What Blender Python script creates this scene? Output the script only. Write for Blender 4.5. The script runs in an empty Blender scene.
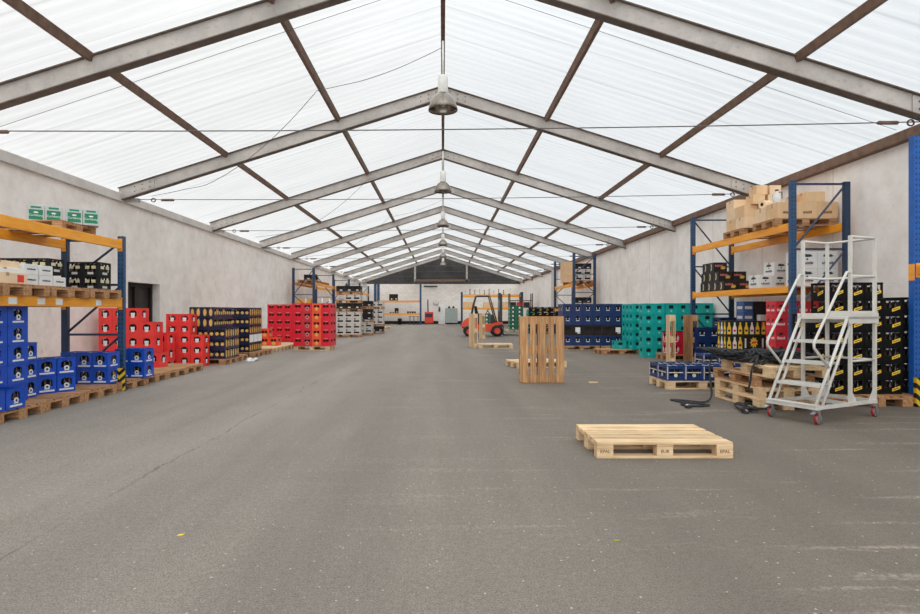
import bpy, bmesh, math, random
from mathutils import Vector, Matrix
random.seed(11)
C = bpy.context.scene.collection
PI = math.pi
SKY, EXPO, REAR_FILL, ZEN = .97, -0.58, 4.0, 3.5
R = math.radians

# ------------------------------------------------------------------ materials
def srgb(r, g, b):
    f = lambda c: (c/255/12.92) if c/255 <= .04045 else ((c/255+.055)/1.055)**2.4
    return (f(r), f(g), f(b), 1)

class NT:
    """small helper round one node tree"""
    def __init__(s, name):
        s.m = bpy.data.materials.new(name); s.m.use_nodes = True
        s.t = s.m.node_tree; s.t.nodes.clear()
        s.out = s.n('ShaderNodeOutputMaterial')
    def n(s, typ, **kw):
        o = s.t.nodes.new(typ)
        for k, v in kw.items(): setattr(o, k, v)
        return o
    def l(s, a, b): s.t.links.new(a, b)
    def math(s, op, a, b=None, c=None):
        o = s.n('ShaderNodeMath', operation=op)
        for i, v in enumerate((a, b, c)):
            if v is None: continue
            if isinstance(v, (int, float)): o.inputs[i].default_value = v
            else: s.l(v, o.inputs[i])
        return o.outputs[0]
    def ramp(s, fac, stops):
        o = s.n('ShaderNodeValToRGB'); e = o.color_ramp.elements
        e[0].position, e[0].color = stops[0]; e[1].position, e[1].color = stops[-1]
        for p, c in stops[1:-1]:
            x = e.new(p); x.color = c
        s.l(fac, o.inputs[0]); return o.outputs[0]
    def noise(s, vec, scale, detail=4, rough=.55):
        o = s.n('ShaderNodeTexNoise'); o.inputs['Scale'].default_value = scale
        o.inputs['Detail'].default_value = detail; o.inputs['Roughness'].default_value = rough
        if vec is not None: s.l(vec, o.inputs['Vector'])
        return o.outputs['Fac']
    def mix(s, fac, a, b, mode='MIX'):
        o = s.n('ShaderNodeMix', data_type='RGBA', blend_type=mode)
        for i, v in ((0, fac), (6, a), (7, b)):
            if isinstance(v, (int, float)): o.inputs[i].default_value = v
            elif isinstance(v, tuple): o.inputs[i].default_value = v
            else: s.l(v, o.inputs[i])
        return o.outputs[2]
    def obj(s, scale=None):
        o = s.n('ShaderNodeTexCoord').outputs['Object']
        if scale:
            mp = s.n('ShaderNodeMapping'); mp.inputs['Scale'].default_value = scale
            s.l(o, mp.inputs['Vector']); return mp.outputs[0]
        return o
    def bsdf(s, col, rough=.5, metal=0, bump=None, bstr=.3, bdist=.01, spec=.5):
        b = s.n('ShaderNodeBsdfPrincipled')
        if isinstance(col, tuple): b.inputs['Base Color'].default_value = col
        else: s.l(col, b.inputs['Base Color'])
        if isinstance(rough, (int, float)): b.inputs['Roughness'].default_value = rough
        else: s.l(rough, b.inputs['Roughness'])
        b.inputs['Metallic'].default_value = metal
        b.inputs['Specular IOR Level'].default_value = spec
        if bump is not None:
            bp = s.n('ShaderNodeBump'); bp.inputs['Strength'].default_value = bstr; bp.inputs['Distance'].default_value = bdist
            s.l(bump, bp.inputs['Height']); s.l(bp.outputs[0], b.inputs['Normal'])
        s.l(b.outputs[0], s.out.inputs[0]); return b

MATS = {}
def solid(name, rgb, rough=.5, metal=0, var=.12, scale=6, spec=.5):
    """paint or plastic: base colour with a little wear and a per-object shade of its own"""
    if name in MATS: return MATS[name]
    t = NT(name); c = srgb(*rgb)
    f = t.noise(t.obj(), scale, 5, .6)
    dark = tuple(x*(1-var) for x in c[:3])+(1,); lite = tuple(min(1, x*(1+var)+.004) for x in c[:3])+(1,)
    col = t.ramp(f, [(.3, dark), (.7, lite)])
    t.bsdf(col, rough, metal, spec=spec); MATS[name] = t.m; return t.m

def wood(name, a, b, c, rough=.8, grain=(2, 30, 30)):
    t = NT(name)
    oi = t.n('ShaderNodeObjectInfo').outputs['Random']
    geo = t.n('ShaderNodeTexCoord').outputs['Object']
    mp = t.n('ShaderNodeMapping'); mp.inputs['Scale'].default_value = grain; t.l(geo, mp.inputs['Vector'])
    cb = t.n('ShaderNodeCombineXYZ'); t.l(t.math('MULTIPLY', oi, 37.), cb.inputs[0]); t.l(t.math('MULTIPLY', oi, 91.), cb.inputs[1]); t.l(cb.outputs[0], mp.inputs['Location'])
    g = t.noise(mp.outputs[0], 1.2, 6, .62)
    blot = t.noise(geo, 5, 4)
    isl = t.n('ShaderNodeNewGeometry').outputs['Random Per Island']
    col = t.ramp(g, [(.28, srgb(*a)), (.5, srgb(*b)), (.72, srgb(*c))])
    k = t.math('MULTIPLY_ADD', t.math('ADD', isl, blot), .34, .62)
    h = t.n('ShaderNodeHueSaturation'); t.l(col, h.inputs['Color']); t.l(k, h.inputs['Value'])
    t.bsdf(h.outputs[0], rough, 0, g, .25, .004, spec=.25)
    MATS[name] = t.m; return t.m

# --- floor: worn asphalt-like concrete
def floor_mat():
    t = NT('worn_asphalt'); o = t.obj()
    big = t.noise(o, .22, 5, .55); mid = t.noise(o, 1.6, 6, .65); fine = t.noise(o, 26, 5, .8); grit = t.noise(o, 110, 3, .9)
    mp = t.n('ShaderNodeMapping'); mp.inputs['Scale'].default_value = (.35, 4.5, 1); mp.inputs['Rotation'].default_value = (0, 0, .18); t.l(o, mp.inputs['Vector'])
    streak = t.noise(mp.outputs[0], 1.1, 6, .7)
    base = t.ramp(big, [(.3, srgb(140, 133, 127)), (.55, srgb(158, 151, 145)), (.75, srgb(172, 165, 158))])
    b2 = t.mix(.55, base, t.ramp(mid, [(.35, srgb(126, 119, 112)), (.65, srgb(178, 171, 165))]))
    b3 = t.mix(.5, b2, t.ramp(fine, [(.35, srgb(92, 86, 80)), (.65, srgb(208, 202, 194))]))
    b4 = t.mix(.55, b3, t.ramp(grit, [(.35, srgb(84, 79, 74)), (.65, srgb(226, 220, 212))]))
    sep = t.n('ShaderNodeSeparateXYZ'); t.l(o, sep.inputs[0])
    # chalky scrape marks, mostly on the loading side
    right = t.n('ShaderNodeMapRange'); t.l(sep.outputs[0], right.inputs[0]); right.inputs[1].default_value = -2.0; right.inputs[2].default_value = 2.2
    b4 = t.mix(t.math('MULTIPLY', right.outputs[0], .95), b4, t.mix(.5, b4, srgb(84, 76, 66)))
    sm = t.math('MULTIPLY', t.ramp(streak, [(.56, (0, 0, 0, 1)), (.66, (1, 1, 1, 1))]), t.math('MULTIPLY', right.outputs[0], t.ramp(fine, [(.4, (0, 0, 0, 1)), (.62, (1, 1, 1, 1))])))
    b5 = t.mix(t.math('MULTIPLY', sm, .8), b4, srgb(214, 204, 192))
    # pale specks
    v = t.n('ShaderNodeTexVoronoi'); v.inputs['Scale'].default_value = 13; t.l(o, v.inputs['Vector'])
    sp = t.math('LESS_THAN', v.outputs['Distance'], .08)
    b6 = t.mix(t.math('MULTIPLY', sp, .8), b5, srgb(236, 230, 220))
    # joint running down the hall
    wob = t.math('MULTIPLY', t.math('SUBTRACT', t.noise(o, .9, 5, .7), .5), .34)
    dx = t.math('ABSOLUTE', t.math('ADD', t.math('ADD', sep.outputs[0], 2.34), wob))
    jn = t.math('MULTIPLY', t.math('LESS_THAN', dx, .011), t.ramp(t.noise(o, 2.2, 3), [(.42, (0, 0, 0, 1)), (.62, (.42, .42, .42, 1))]))
    b7 = t.mix(jn, b6, srgb(58, 52, 48))
    # faint tyre-darkened lane
    lane = t.ramp(t.noise(t.obj((.9, .07, 1)), 1.3, 4), [(.35, (0, 0, 0, 1)), (.65, (1, 1, 1, 1))])
    b8 = t.mix(t.math('MULTIPLY', lane, .3), b7, srgb(88, 84, 80))
    hs = t.n('ShaderNodeHueSaturation'); hs.inputs['Value'].default_value = .7; hs.inputs['Saturation'].default_value = 1.5; t.l(b8, hs.inputs['Color'])
    t.bsdf(hs.outputs[0], .82, 0, t.math('ADD', fine, t.math('MULTIPLY', grit, .7)), .5, .008, spec=.3)
    return t.m

def plaster(name, a, b, c, joint=0):
    t = NT(name); o = t.obj()
    big = t.noise(o, .45, 6, .6); mid = t.noise(o, 2.2, 7, .7); fine = t.noise(o, 30, 4, .7)
    mp = t.n('ShaderNodeMapping'); mp.inputs['Scale'].default_value = (1, 1.1, .7); t.l(o, mp.inputs['Vector'])
    drip = t.noise(mp.outputs[0], 1.6, 6, .65)
    col = t.ramp(big, [(.3, srgb(*a)), (.5, srgb(*b)), (.7, srgb(*c))])
    col = t.mix(.5, col, t.ramp(mid, [(.3, srgb(*a)), (.6, srgb(*c))]))
    st = t.ramp(drip, [(.6, (0, 0, 0, 1)), (.78, (1, 1, 1, 1))])
    col = t.mix(t.math('MULTIPLY', st, .26), col, srgb(136, 122, 110))
    scr = t.ramp(t.noise(o, 5.5, 8, .78), [(.62, (0, 0, 0, 1)), (.7, (1, 1, 1, 1))])
    col = t.mix(t.math('MULTIPLY', scr, .6), col, srgb(118, 104, 94))
    if joint:
        sep = t.n('ShaderNodeSeparateXYZ'); t.l(o, sep.inputs[0])
        fr = t.math('ABSOLUTE', t.math('SUBTRACT', t.math('FRACT', t.math('DIVIDE', sep.outputs[1], joint)), .5))
        col = t.mix(t.math('MULTIPLY', t.math('LESS_THAN', fr, .004), .5), col, srgb(140, 128, 118))
    t.bsdf(col, .9, 0, t.math('ADD', mid, t.math('MULTIPLY', fine, .3)), .35, .012, spec=.2)
    return t.m

def brick_white():
    t = NT('painted_brick'); o = t.obj()
    b = t.n('ShaderNodeTexBrick'); b.inputs['Scale'].default_value = 1
    b.inputs['Color1'].default_value = srgb(240, 235, 228); b.inputs['Color2'].default_value = srgb(230, 224, 216); b.inputs['Mortar'].default_value = srgb(214, 206, 198)
    b.inputs['Brick Width'].default_value = .5; b.inputs['Row Height'].default_value = .2; b.inputs['Mortar Size'].default_value = .012
    mp = t.n('ShaderNodeMapping'); mp.inputs['Rotation'].default_value = (R(90), 0, 0); t.l(o, mp.inputs['Vector']); t.l(mp.outputs[0], b.inputs['Vector'])
    n = t.noise(o, 1.3, 7, .7)
    col = t.mix(t.ramp(n, [(.55, (0, 0, 0, 1)), (.8, (.35, .35, .35, 1))]), b.outputs['Color'], srgb(186, 172, 158))
    t.bsdf(col, .9, spec=.2); return t.m

def roof_mat():
    t = NT('translucent_sheeting'); o = t.obj()
    mp = t.n('ShaderNodeMapping'); mp.inputs['Scale'].default_value = (.25, 6, 1); t.l(o, mp.inputs['Vector'])
    f = t.noise(mp.outputs[0], 1.5, 6, .75); big = t.noise(t.obj((.3, 1.2, 1)), .8, 4)
    sep = t.n('ShaderNodeSeparateXYZ'); t.l(o, sep.inputs[0])
    lap = t.math('LESS_THAN', t.math('FRACT', t.math('DIVIDE', sep.outputs[1], 1.02)), .035)
    col = t.ramp(f, [(.3, srgb(232, 232, 231)), (.65, srgb(250, 250, 249))])
    col = t.mix(.35, col, t.ramp(big, [(.35, srgb(234, 235, 235)), (.65, srgb(250, 250, 250))]))
    col = t.mix(t.math('MULTIPLY', lap, .22), col, srgb(176, 178, 180))
    tr = t.n('ShaderNodeBsdfTranslucent'); t.l(col, tr.inputs[0])
    df = t.n('ShaderNodeBsdfDiffuse'); t.l(col, df.inputs[0])
    tp = t.n('ShaderNodeBsdfTransparent'); t.l(col, tp.inputs[0])       # part of the sky light passes straight through
    mx = t.n('ShaderNodeMixShader'); mx.inputs[0].default_value = .2
    t.l(tr.outputs[0], mx.inputs[1]); t.l(df.outputs[0], mx.inputs[2])
    m2 = t.n('ShaderNodeMixShader'); m2.inputs[0].default_value = .55
    t.l(mx.outputs[0], m2.inputs[1]); t.l(tp.outputs[0], m2.inputs[2]); t.l(m2.outputs[0], t.out.inputs[0])
    return t.m

def post_mat(name, rgb, holes=True):
    t = NT(name); o = t.obj(); sep = t.n('ShaderNodeSeparateXYZ'); t.l(o, sep.inputs[0])
    n = t.noise(o, 9, 6, .7); c = srgb(*rgb)
    col = t.ramp(n, [(.3, tuple(x*.75 for x in c[:3])+(1,)), (.7, tuple(x*1.15 for x in c[:3])+(1,))])
    wear = t.ramp(t.noise(o, 24, 4, .8), [(.66, (0, 0, 0, 1)), (.72, (1, 1, 1, 1))])
    col = t.mix(t.math('MULTIPLY', wear, .5), col, srgb(140, 130, 125))
    if holes:
        fz = t.math('ABSOLUTE', t.math('SUBTRACT', t.math('FRACT', t.math('DIVIDE', sep.outputs[2], .075)), .5))
        ax = t.math('ABSOLUTE', t.math('SUBTRACT', t.math('ABSOLUTE', sep.outputs[0]), .026))
        h = t.math('MULTIPLY', t.math('LESS_THAN', fz, .2), t.math('LESS_THAN', ax, .009))
        col = t.mix(h, col, srgb(22, 26, 34))
    t.bsdf(col, .45); MATS[name] = t.m; return t.m

def chevron(name='hazard_chevron', diag=False):
    t = NT(name); o = t.obj(); sep = t.n('ShaderNodeSeparateXYZ'); t.l(o, sep.inputs[0])
    v = t.math('ADD', sep.outputs[2], t.math('MULTIPLY', t.math('ABSOLUTE', sep.outputs[0]), -.9))
    if diag: v = t.math('ADD', sep.outputs[2], t.math('MULTIPLY', sep.outputs[0], .9))
    s = t.math('LESS_THAN', t.math('FRACT', t.math('DIVIDE', v, .14 if diag else .125)), .5)
    col = t.mix(s, srgb(226, 186, 40), srgb(24, 22, 20))
    t.bsdf(col, .5); return t.m

def beam_mat():
    t = NT('orange_beam_paint'); o = t.obj()
    n = t.noise(t.obj((6, .8, 6)), 2, 6, .7)
    col = t.ramp(n, [(.3, srgb(226, 142, 26)), (.55, srgb(248, 166, 40)), (.8, srgb(252, 186, 78))])
    sc = t.ramp(t.noise(o, 14, 6, .8), [(.66, (0, 0, 0, 1)), (.74, (1, 1, 1, 1))])
    col = t.mix(t.math('MULTIPLY', sc, .6), col, srgb(150, 100, 60))
    t.bsdf(col, .45); MATS['beam'] = t.m; return t.m

def corr_dark():
    t = NT('dark_corrugated_cladding'); o = t.obj(); sep = t.n('ShaderNodeSeparateXYZ'); t.l(o, sep.inputs[0])
    w = t.math('SINE', t.math('MULTIPLY', sep.outputs[0], 34))
    col = t.ramp(t.noise(o, 1.2, 5), [(.3, srgb(58, 56, 56)), (.7, srgb(74, 72, 71))])
    t.bsdf(col, .75, 0, w, .6, .03, spec=.2); return t.m

def steel_beam():
    t = NT('weathered_grey_steel'); o = t.obj()
    n = t.noise(o, 1.4, 7, .7); f = t.noise(o, 14, 5, .7)
    col = t.ramp(n, [(.3, srgb(150, 144, 138)), (.7, srgb(192, 185, 178))])
    col = t.mix(t.ramp(f, [(.55, (0, 0, 0, 1)), (.8, (.5, .5, .5, 1))]), col, srgb(104, 86, 74))
    t.bsdf(col, .7, 0, f, .2, .004, spec=.3); return t.m

M = dict(
    floor=floor_mat(), wallL=plaster('aged_plaster', (216, 206, 196), (238, 230, 221), (250, 245, 239)),
    wallR=plaster('aged_plaster_panels', (220, 212, 205), (240, 234, 228), (250, 247, 244), 2.5),
    brick=brick_white(), roof=roof_mat(), steel=steel_beam(), corr=corr_dark(),
    rust=solid('rusty_brown_steel', (112, 86, 70), .75, 0, .3, 8), flange=solid('dark_flange', (106, 94, 85), .75, 0, .25, 6),
    coping=plaster('concrete_coping', (184, 176, 169), (204, 198, 191), (216, 210, 204)),
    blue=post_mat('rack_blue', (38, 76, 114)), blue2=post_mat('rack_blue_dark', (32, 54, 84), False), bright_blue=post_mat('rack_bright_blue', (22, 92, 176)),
    beam=beam_mat(), chev=chevron(), chev2=chevron('hazard_diagonal', True),
    pine=wood('fresh_pine', (190, 156, 116), (218, 188, 148), (232, 208, 172)),
    old=wood('worn_brown_timber', (138, 98, 64), (182, 138, 96), (206, 166, 122)),
    mixw=wood('weathered_pallet_timber', (128, 92, 62), (174, 130, 92), (204, 166, 126)),
    cable=solid('galvanised_wire', (92, 88, 84), .5, .3), black=solid('black_plastic', (20, 20, 22), .45), dark=solid('painted_inside_shade', (13, 13, 15), .8),
    white=solid('white_print', (226, 226, 224), .6, 0, .04), grey=solid('light_grey_paint', (205, 203, 196), .45, 0, .07),
    gold=solid('gold_print', (214, 170, 84), .5, 0, .15), yellow=solid('yellow_print', (244, 204, 62), .5, 0, .1),
    cardb=solid('brown_cardboard', (222, 186, 144), .85, 0, .1, 4), cardb2=solid('tan_cardboard', (232, 204, 168), .85, 0, .08, 4), tape=solid('parcel_tape', (182, 138, 92), .35, 0, .05),
    wbox=solid('white_cardboard', (226, 226, 224), .7, 0, .04), bbox=solid('black_cardboard', (30, 26, 26), .55, 0, .1), redp=solid('red_print', (222, 50, 46), .5),
    pink=solid('rose_print', (214, 120, 116), .5), ink=solid('dark_print', (44, 50, 64), .6), green=solid('green_print', (0, 122, 84), .5, 0, .06), greybox=solid('grey_board', (186, 192, 190), .7, 0, .06),
    glassb=solid('brown_bottle_glass', (38, 22, 14), .12, 0, .2), cap=solid('pale_bottle_cap', (196, 196, 190), .35, .3), bluecap=solid('blue_bottle_cap', (96, 150, 190), .35, .2), goldcap=solid('gold_bottle_cap', (214, 180, 110), .3, .3),
    rubber=solid('black_rubber', (24, 23, 23), .8), fork=solid('orange_red_paint', (214, 70, 36), .35, 0, .08), forkd=solid('dark_machine_grey', (42, 42, 44), .5),
    castr=solid('red_polyurethane', (158, 36, 40), .4), zinc=solid('zinc_plated_steel', (180, 182, 184), .3, .8), stampe=solid('burnt_stamp', (98, 66, 40), .9),
    strap=solid('dark_webbing', (40, 42, 44), .8), lampb=solid('smoky_reflector', (128, 120, 110), .18, .75), lampw=solid('pale_lamp_housing', (214, 212, 206), .4),
    door=solid('dark_brown_door', (50, 42, 38), .6, 0, .2, 3), paper=solid('paper', (232, 232, 228), .8, 0, .03), film=solid('crumpled_film', (216, 216, 214), .25, 0, .06), cab=solid('grey_green_cabinet', (150, 160, 156), .5))

# ------------------------------------------------------------------ mesh helpers
class MB:
    def __init__(s): s.bm = bmesh.new(); s.mats = []
    def mi(s, m):
        m = M[m] if isinstance(m, str) else m
        if m not in s.mats: s.mats.append(m)
        return s.mats.index(m)
    def box(s, x0, x1, y0, y1, z0, z1, m, T=None, bev=0):
        i = s.mi(m); co = [(x, y, z) for z in (z0, z1) for y in (y0, y1) for x in (x0, x1)]
        vs = [s.bm.verts.new(T @ Vector(c) if T else c) for c in co]
        fs = [s.bm.faces.new([vs[k] for k in f]) for f in ((0, 2, 3, 1), (4, 5, 7, 6), (0, 1, 5, 4), (1, 3, 7, 5), (3, 2, 6, 7), (2, 0, 4, 6))]
        for f in fs: f.material_index = i
        if bev:
            es = list({e for f in fs for e in f.edges})
            r = bmesh.ops.bevel(s.bm, geom=es, offset=bev, segments=1, affect='EDGES', material=i)
        return s
    def poly(s, pts, m):
        vs = [s.bm.verts.new(p) for p in pts]; f = s.bm.faces.new(vs); f.material_index = s.mi(m); return f
    def prism(s, pts, off, m):
        """closed prism: pts polygon, off extrusion vector"""
        i = s.mi(m); off = Vector(off); a = [s.bm.verts.new(p) for p in pts]; b = [s.bm.verts.new(Vector(p)+off) for p in pts]
        n = len(pts); fs = [s.bm.faces.new(a[::-1]), s.bm.faces.new(b)]
        for k in range(n): fs.append(s.bm.faces.new((a[k], a[(k+1) % n], b[(k+1) % n], b[k])))
        for f in fs: f.material_index = i
        return s
    def tube(s, pts, r, m, seg=8, closed=False):
        i = s.mi(m); pts = [Vector(p) for p in pts]; rings = []; n = len(pts); up = None
        for k, p in enumerate(pts):
            if closed: d = pts[(k+1) % n]-pts[k-1]
            else: d = (pts[min(k+1, n-1)]-pts[max(k-1, 0)])
            d.normalize()
            if up is None: up = Vector((0, 0, 1)) if abs(d.z) < .9 else Vector((1, 0, 0))
            a = d.cross(up)
            if a.length < 1e-4: a = d.orthogonal()
            a.normalize(); b = a.cross(d).normalized(); up = b
            rings.append([s.bm.verts.new(p+(a*math.cos(2*PI*j/seg)+b*math.sin(2*PI*j/seg))*r) for j in range(seg)])
        m_ = n if closed else n-1
        for k in range(m_):
            A, B = rings[k], rings[(k+1) % n]
            for j in range(seg):
                f = s.bm.faces.new((A[j], A[(j+1) % seg], B[(j+1) % seg], B[j])); f.material_index = i; f.smooth = seg > 5
        if not closed:
            for rg, fl in ((rings[0], 0), (rings[-1], 1)):
                f = s.bm.faces.new(rg if fl else rg[::-1]); f.material_index = i
        return s
    def lathe(s, prof, m, seg=16, T=None, cap=True):
        """prof: (radius, z); m: one material or one per band"""
        T = T or Matrix(); rings = []
        for r_, z in prof: rings.append([s.bm.verts.new(T @ Vector((r_*math.cos(2*PI*j/seg), r_*math.sin(2*PI*j/seg), z))) for j in range(seg)])
        for k in range(len(prof)-1):
            i = s.mi(m[k] if isinstance(m, list) else m)
            for j in range(seg):
                f = s.bm.faces.new((rings[k][j], rings[k][(j+1) % seg], rings[k+1][(j+1) % seg], rings[k+1][j])); f.material_index = i; f.smooth = True
        if cap:
            f = s.bm.faces.new(rings[0][::-1]); f.material_index = s.mi(m[0] if isinstance(m, list) else m)
            f = s.bm.faces.new(rings[-1]); f.material_index = s.mi(m[-1] if isinstance(m, list) else m)
        return s
    def build(s, name, parent=None, loc=(0, 0, 0), rz=0, fix=True):
        if fix: bmesh.ops.recalc_face_normals(s.bm, faces=s.bm.faces[:])
        me = bpy.data.meshes.new(name); s.bm.to_mesh(me); s.bm.free()
        for m in s.mats: me.materials.append(m)
        o = bpy.data.objects.new(name, me); C.objects.link(o); o.location = loc; o.rotation_euler = (0, 0, rz)
        if parent: o.parent = parent
        return o

def words(l):
    n = len(l.replace(',', ' ').split())
    if not 4 <= n <= 16: print('BADLABEL', n, l)
def tag(o, label, cat, group=None, kind=None):
    words(label); o['label'] = label; o['category'] = cat
    if group: o['group'] = group
    if kind: o['kind'] = kind
    return o
def empty(name, loc=(0, 0, 0), rz=0):
    o = bpy.data.objects.new(name, None); C.objects.link(o); o.location = loc; o.rotation_euler = (0, 0, rz); o.empty_display_size = .1; return o
def dup(o, kidlist, loc, rz, label, group):
    r = o.copy(); C.objects.link(r); r.location = loc; r.rotation_euler = (0, 0, rz)
    words(label); r['label'] = label
    if group: r['group'] = group
    for ch in kidlist:
        c = ch.copy(); C.objects.link(c); c.parent = r
    return r
def struct(o):
    o['kind'] = 'structure'; return o

def text_mesh(body, size, mat, name='lettering', extrude=.001):
    cu = bpy.data.curves.new('lettering_curve', 'FONT'); cu.body = body; cu.size = size; cu.extrude = extrude; cu.align_x = 'CENTER'; cu.align_y = 'CENTER'; cu.resolution_u = 2
    ob = bpy.data.objects.new('lettering_tmp', cu); C.objects.link(ob)
    me = bpy.data.meshes.new_from_object(ob, depsgraph=bpy.context.evaluated_depsgraph_get()); bpy.data.objects.remove(ob); bpy.data.curves.remove(cu)
    me.materials.clear(); me.materials.append(M[mat]); me.name = name
    return me
def put_text(me, parent, loc, rot=(R(90), 0, 0), name='lettering'):
    o = bpy.data.objects.new(name, me); C.objects.link(o); o.parent = parent; o.location = loc; o.rotation_euler = rot; return o
# ------------------------------------------------------------------ camera, light, sky
sc = bpy.context.scene
H = 1.3
cam = bpy.data.cameras.new('camera'); co = bpy.data.objects.new('camera', cam); C.objects.link(co)
co.location = (0, 0, H); co.rotation_euler = (R(90), 0, 0); cam.sensor_width = 36; cam.lens = 22.3
cam.shift_x = .0185; cam.shift_y = .0043; cam.clip_end = 300; sc.camera = co
w = bpy.data.worlds.new('sky'); sc.world = w; w.use_nodes = True
wt = w.node_tree; bg = wt.nodes['Background']
tc = wt.nodes.new('ShaderNodeTexCoord'); sp = wt.nodes.new('ShaderNodeSeparateXYZ'); wt.links.new(tc.outputs['Generated'], sp.inputs[0])
rp = wt.nodes.new('ShaderNodeValToRGB'); mr = wt.nodes.new('ShaderNodeMapRange'); mr.inputs[1].default_value = -1; mr.inputs[2].default_value = 1
wt.links.new(sp.outputs[0], mr.inputs[0]); wt.links.new(mr.outputs[0], rp.inputs[0])
rp.color_ramp.elements[0].position = .15; rp.color_ramp.elements[0].color = (1.0, .985, .96, 1)      # overcast, brighter and warmer on the sun's side
rp.color_ramp.elements[1].position = .85; rp.color_ramp.elements[1].color = (.80, .865, .93, 1)
# added fill: sky brightened behind the camera, entering by the open gable end
my = wt.nodes.new('ShaderNodeMapRange'); my.inputs[1].default_value = -.3; my.inputs[2].default_value = -1; my.inputs[3].default_value = 1; my.inputs[4].default_value = REAR_FILL; wt.links.new(sp.outputs[1], my.inputs[0])
vm = wt.nodes.new('ShaderNodeVectorMath'); vm.operation = 'SCALE'; wt.links.new(rp.outputs[0], vm.inputs[0]); 
# thin bright overcast: the zenith is brighter than the low sky
mz = wt.nodes.new('ShaderNodeMapRange'); mz.interpolation_type = 'SMOOTHSTEP'; mz.inputs[1].default_value = .3; mz.inputs[2].default_value = 1; mz.inputs[3].default_value = 1; mz.inputs[4].default_value = ZEN; wt.links.new(sp.outputs[2], mz.inputs[0])
mm = wt.nodes.new('ShaderNodeMath'); mm.operation = 'MULTIPLY'; wt.links.new(my.outputs[0], mm.inputs[0]); wt.links.new(mz.outputs[0], mm.inputs[1]); wt.links.new(mm.outputs[0], vm.inputs['Scale']); wt.links.new(vm.outputs[0], bg.inputs['Color']); bg.inputs['Strength'].default_value = SKY
sc.view_settings.view_transform = 'Standard'; sc.view_settings.look = 'None'; sc.view_settings.gamma = 1; sc.view_settings.use_curve_mapping = False
sc.view_settings.exposure = EXPO
sc.cycles.diffuse_bounces = 6; sc.cycles.max_bounces = 10; sc.cycles.transmission_bounces = 6

# ------------------------------------------------------------------ hall shell
W = 7.7; Y0 = -4.0; Y1 = 57.0
zr = lambda x: 6.5-.3145*abs(x)                 # centre line of the rafters
DY0, DY1, DZ = 13.93, 15.5, 2.02                # doorway in the left wall
m = MB(); m.box(-W-.6, W+.6, Y0, Y1+.4, -.3, 0, 'floor'); struct(m.build('floor'))
m = MB()
m.box(-W-.35, -W, Y0, DY0, 0, 4.02, 'wallL'); m.box(-W-.35, -W, DY1, Y1, 0, 4.02, 'wallL'); m.box(-W-.35, -W, DY0, DY1, DZ, 4.02, 'wallL')
struct(m.build('wall_left'))
m = MB(); m.box(W, W+.35, Y0, Y1, 0, 4.14, 'wallR'); struct(m.build('wall_right'))
m = MB(); m.box(-W-.35, W+.35, Y1, Y1+.3, 0, 4.0, 'brick'); struct(m.build('wall_back'))
m = MB(); m.prism([(-W-.35, Y1-.02, 4.0), (W+.35, Y1-.02, 4.0), (W+.35, Y1-.02, 4.1), (0, Y1-.02, 6.62), (-W-.35, Y1-.02, 4.1)], (0, .2, 0), 'corr'); struct(m.build('wall_gable'))
m = MB(); m.box(-W-.42, -W+.07, Y0, Y1, 3.9, 4.1, 'coping', bev=.01); struct(m.build('trim_1'))
m = MB(); m.box(W-.13, W+.05, Y0, Y1, 4.1, 4.28, 'rust', bev=.008); struct(m.build('trim_2'))
m = MB(); m.box(W-.28, W, 38.2, 39.1, 0, 4.05, 'coping', bev=.02); struct(m.build('trim_3'))
m = MB(); m.box(-W, W, Y1-.03, Y1-.005, 0, .3, 'rubber'); struct(m.build('baseboard_back'))
# doorway leaf
d = MB().box(-W-.33, -W-.27, DY0, DY1, 0, DZ, 'door').build('door_1'); struct(d)
for a, b, c, e in ((DY0, DY0+.09, 0, DZ), (DY1-.09, DY1, 0, DZ), (DY0+.09, DY1-.09, DZ-.1, DZ), (14.62, 14.78, 0, DZ-.1)):
    MB().box(-W-.27, -W-.2, a, b, c, e, solid('door_frame_brown', (34, 28, 26), .6)).build('door_frame', d)
MB().tube([(-W-.27, 14.55, 1.05), (-W-.2, 14.55, 1.05), (-W-.2, 14.42, 1.05)], .012, 'zinc').build('door_handle', d)
tag(MB().box(-W-.272, -W-.266, 14.08, 14.4, 1.3, 1.72, 'paper').build('paper_notice'), 'white paper notice taped on the dark door in the long wall', 'notice')

# roof sheeting: corrugated translucent sheets, one slope each
for side in (-1, 1):
    bm = bmesh.new(); xs = [0, 1.3, 2.6, 3.9, 5.2, 6.5, 8.35]; n = int((Y1-Y0+1)/.06); rows = []
    for k in range(n+1):
        y = Y0-.5+k*.06; dz = .018*math.sin(k*PI/2)
        rows.append([bm.verts.new((side*x, y, zr(x)+.27+dz)) for x in xs])
    for k in range(n):
        for j in range(len(xs)-1):
            f = bm.faces.new((rows[k][j], rows[k+1][j], rows[k+1][j+1], rows[k][j+1])); f.smooth = True
    me = bpy.data.meshes.new('ceiling'); bm.to_mesh(me); bm.free(); me.materials.append(M['roof'])
    o = bpy.data.objects.new('ceiling_left' if side < 0 else 'ceiling_right', me); C.objects.link(o); struct(o)

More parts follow.
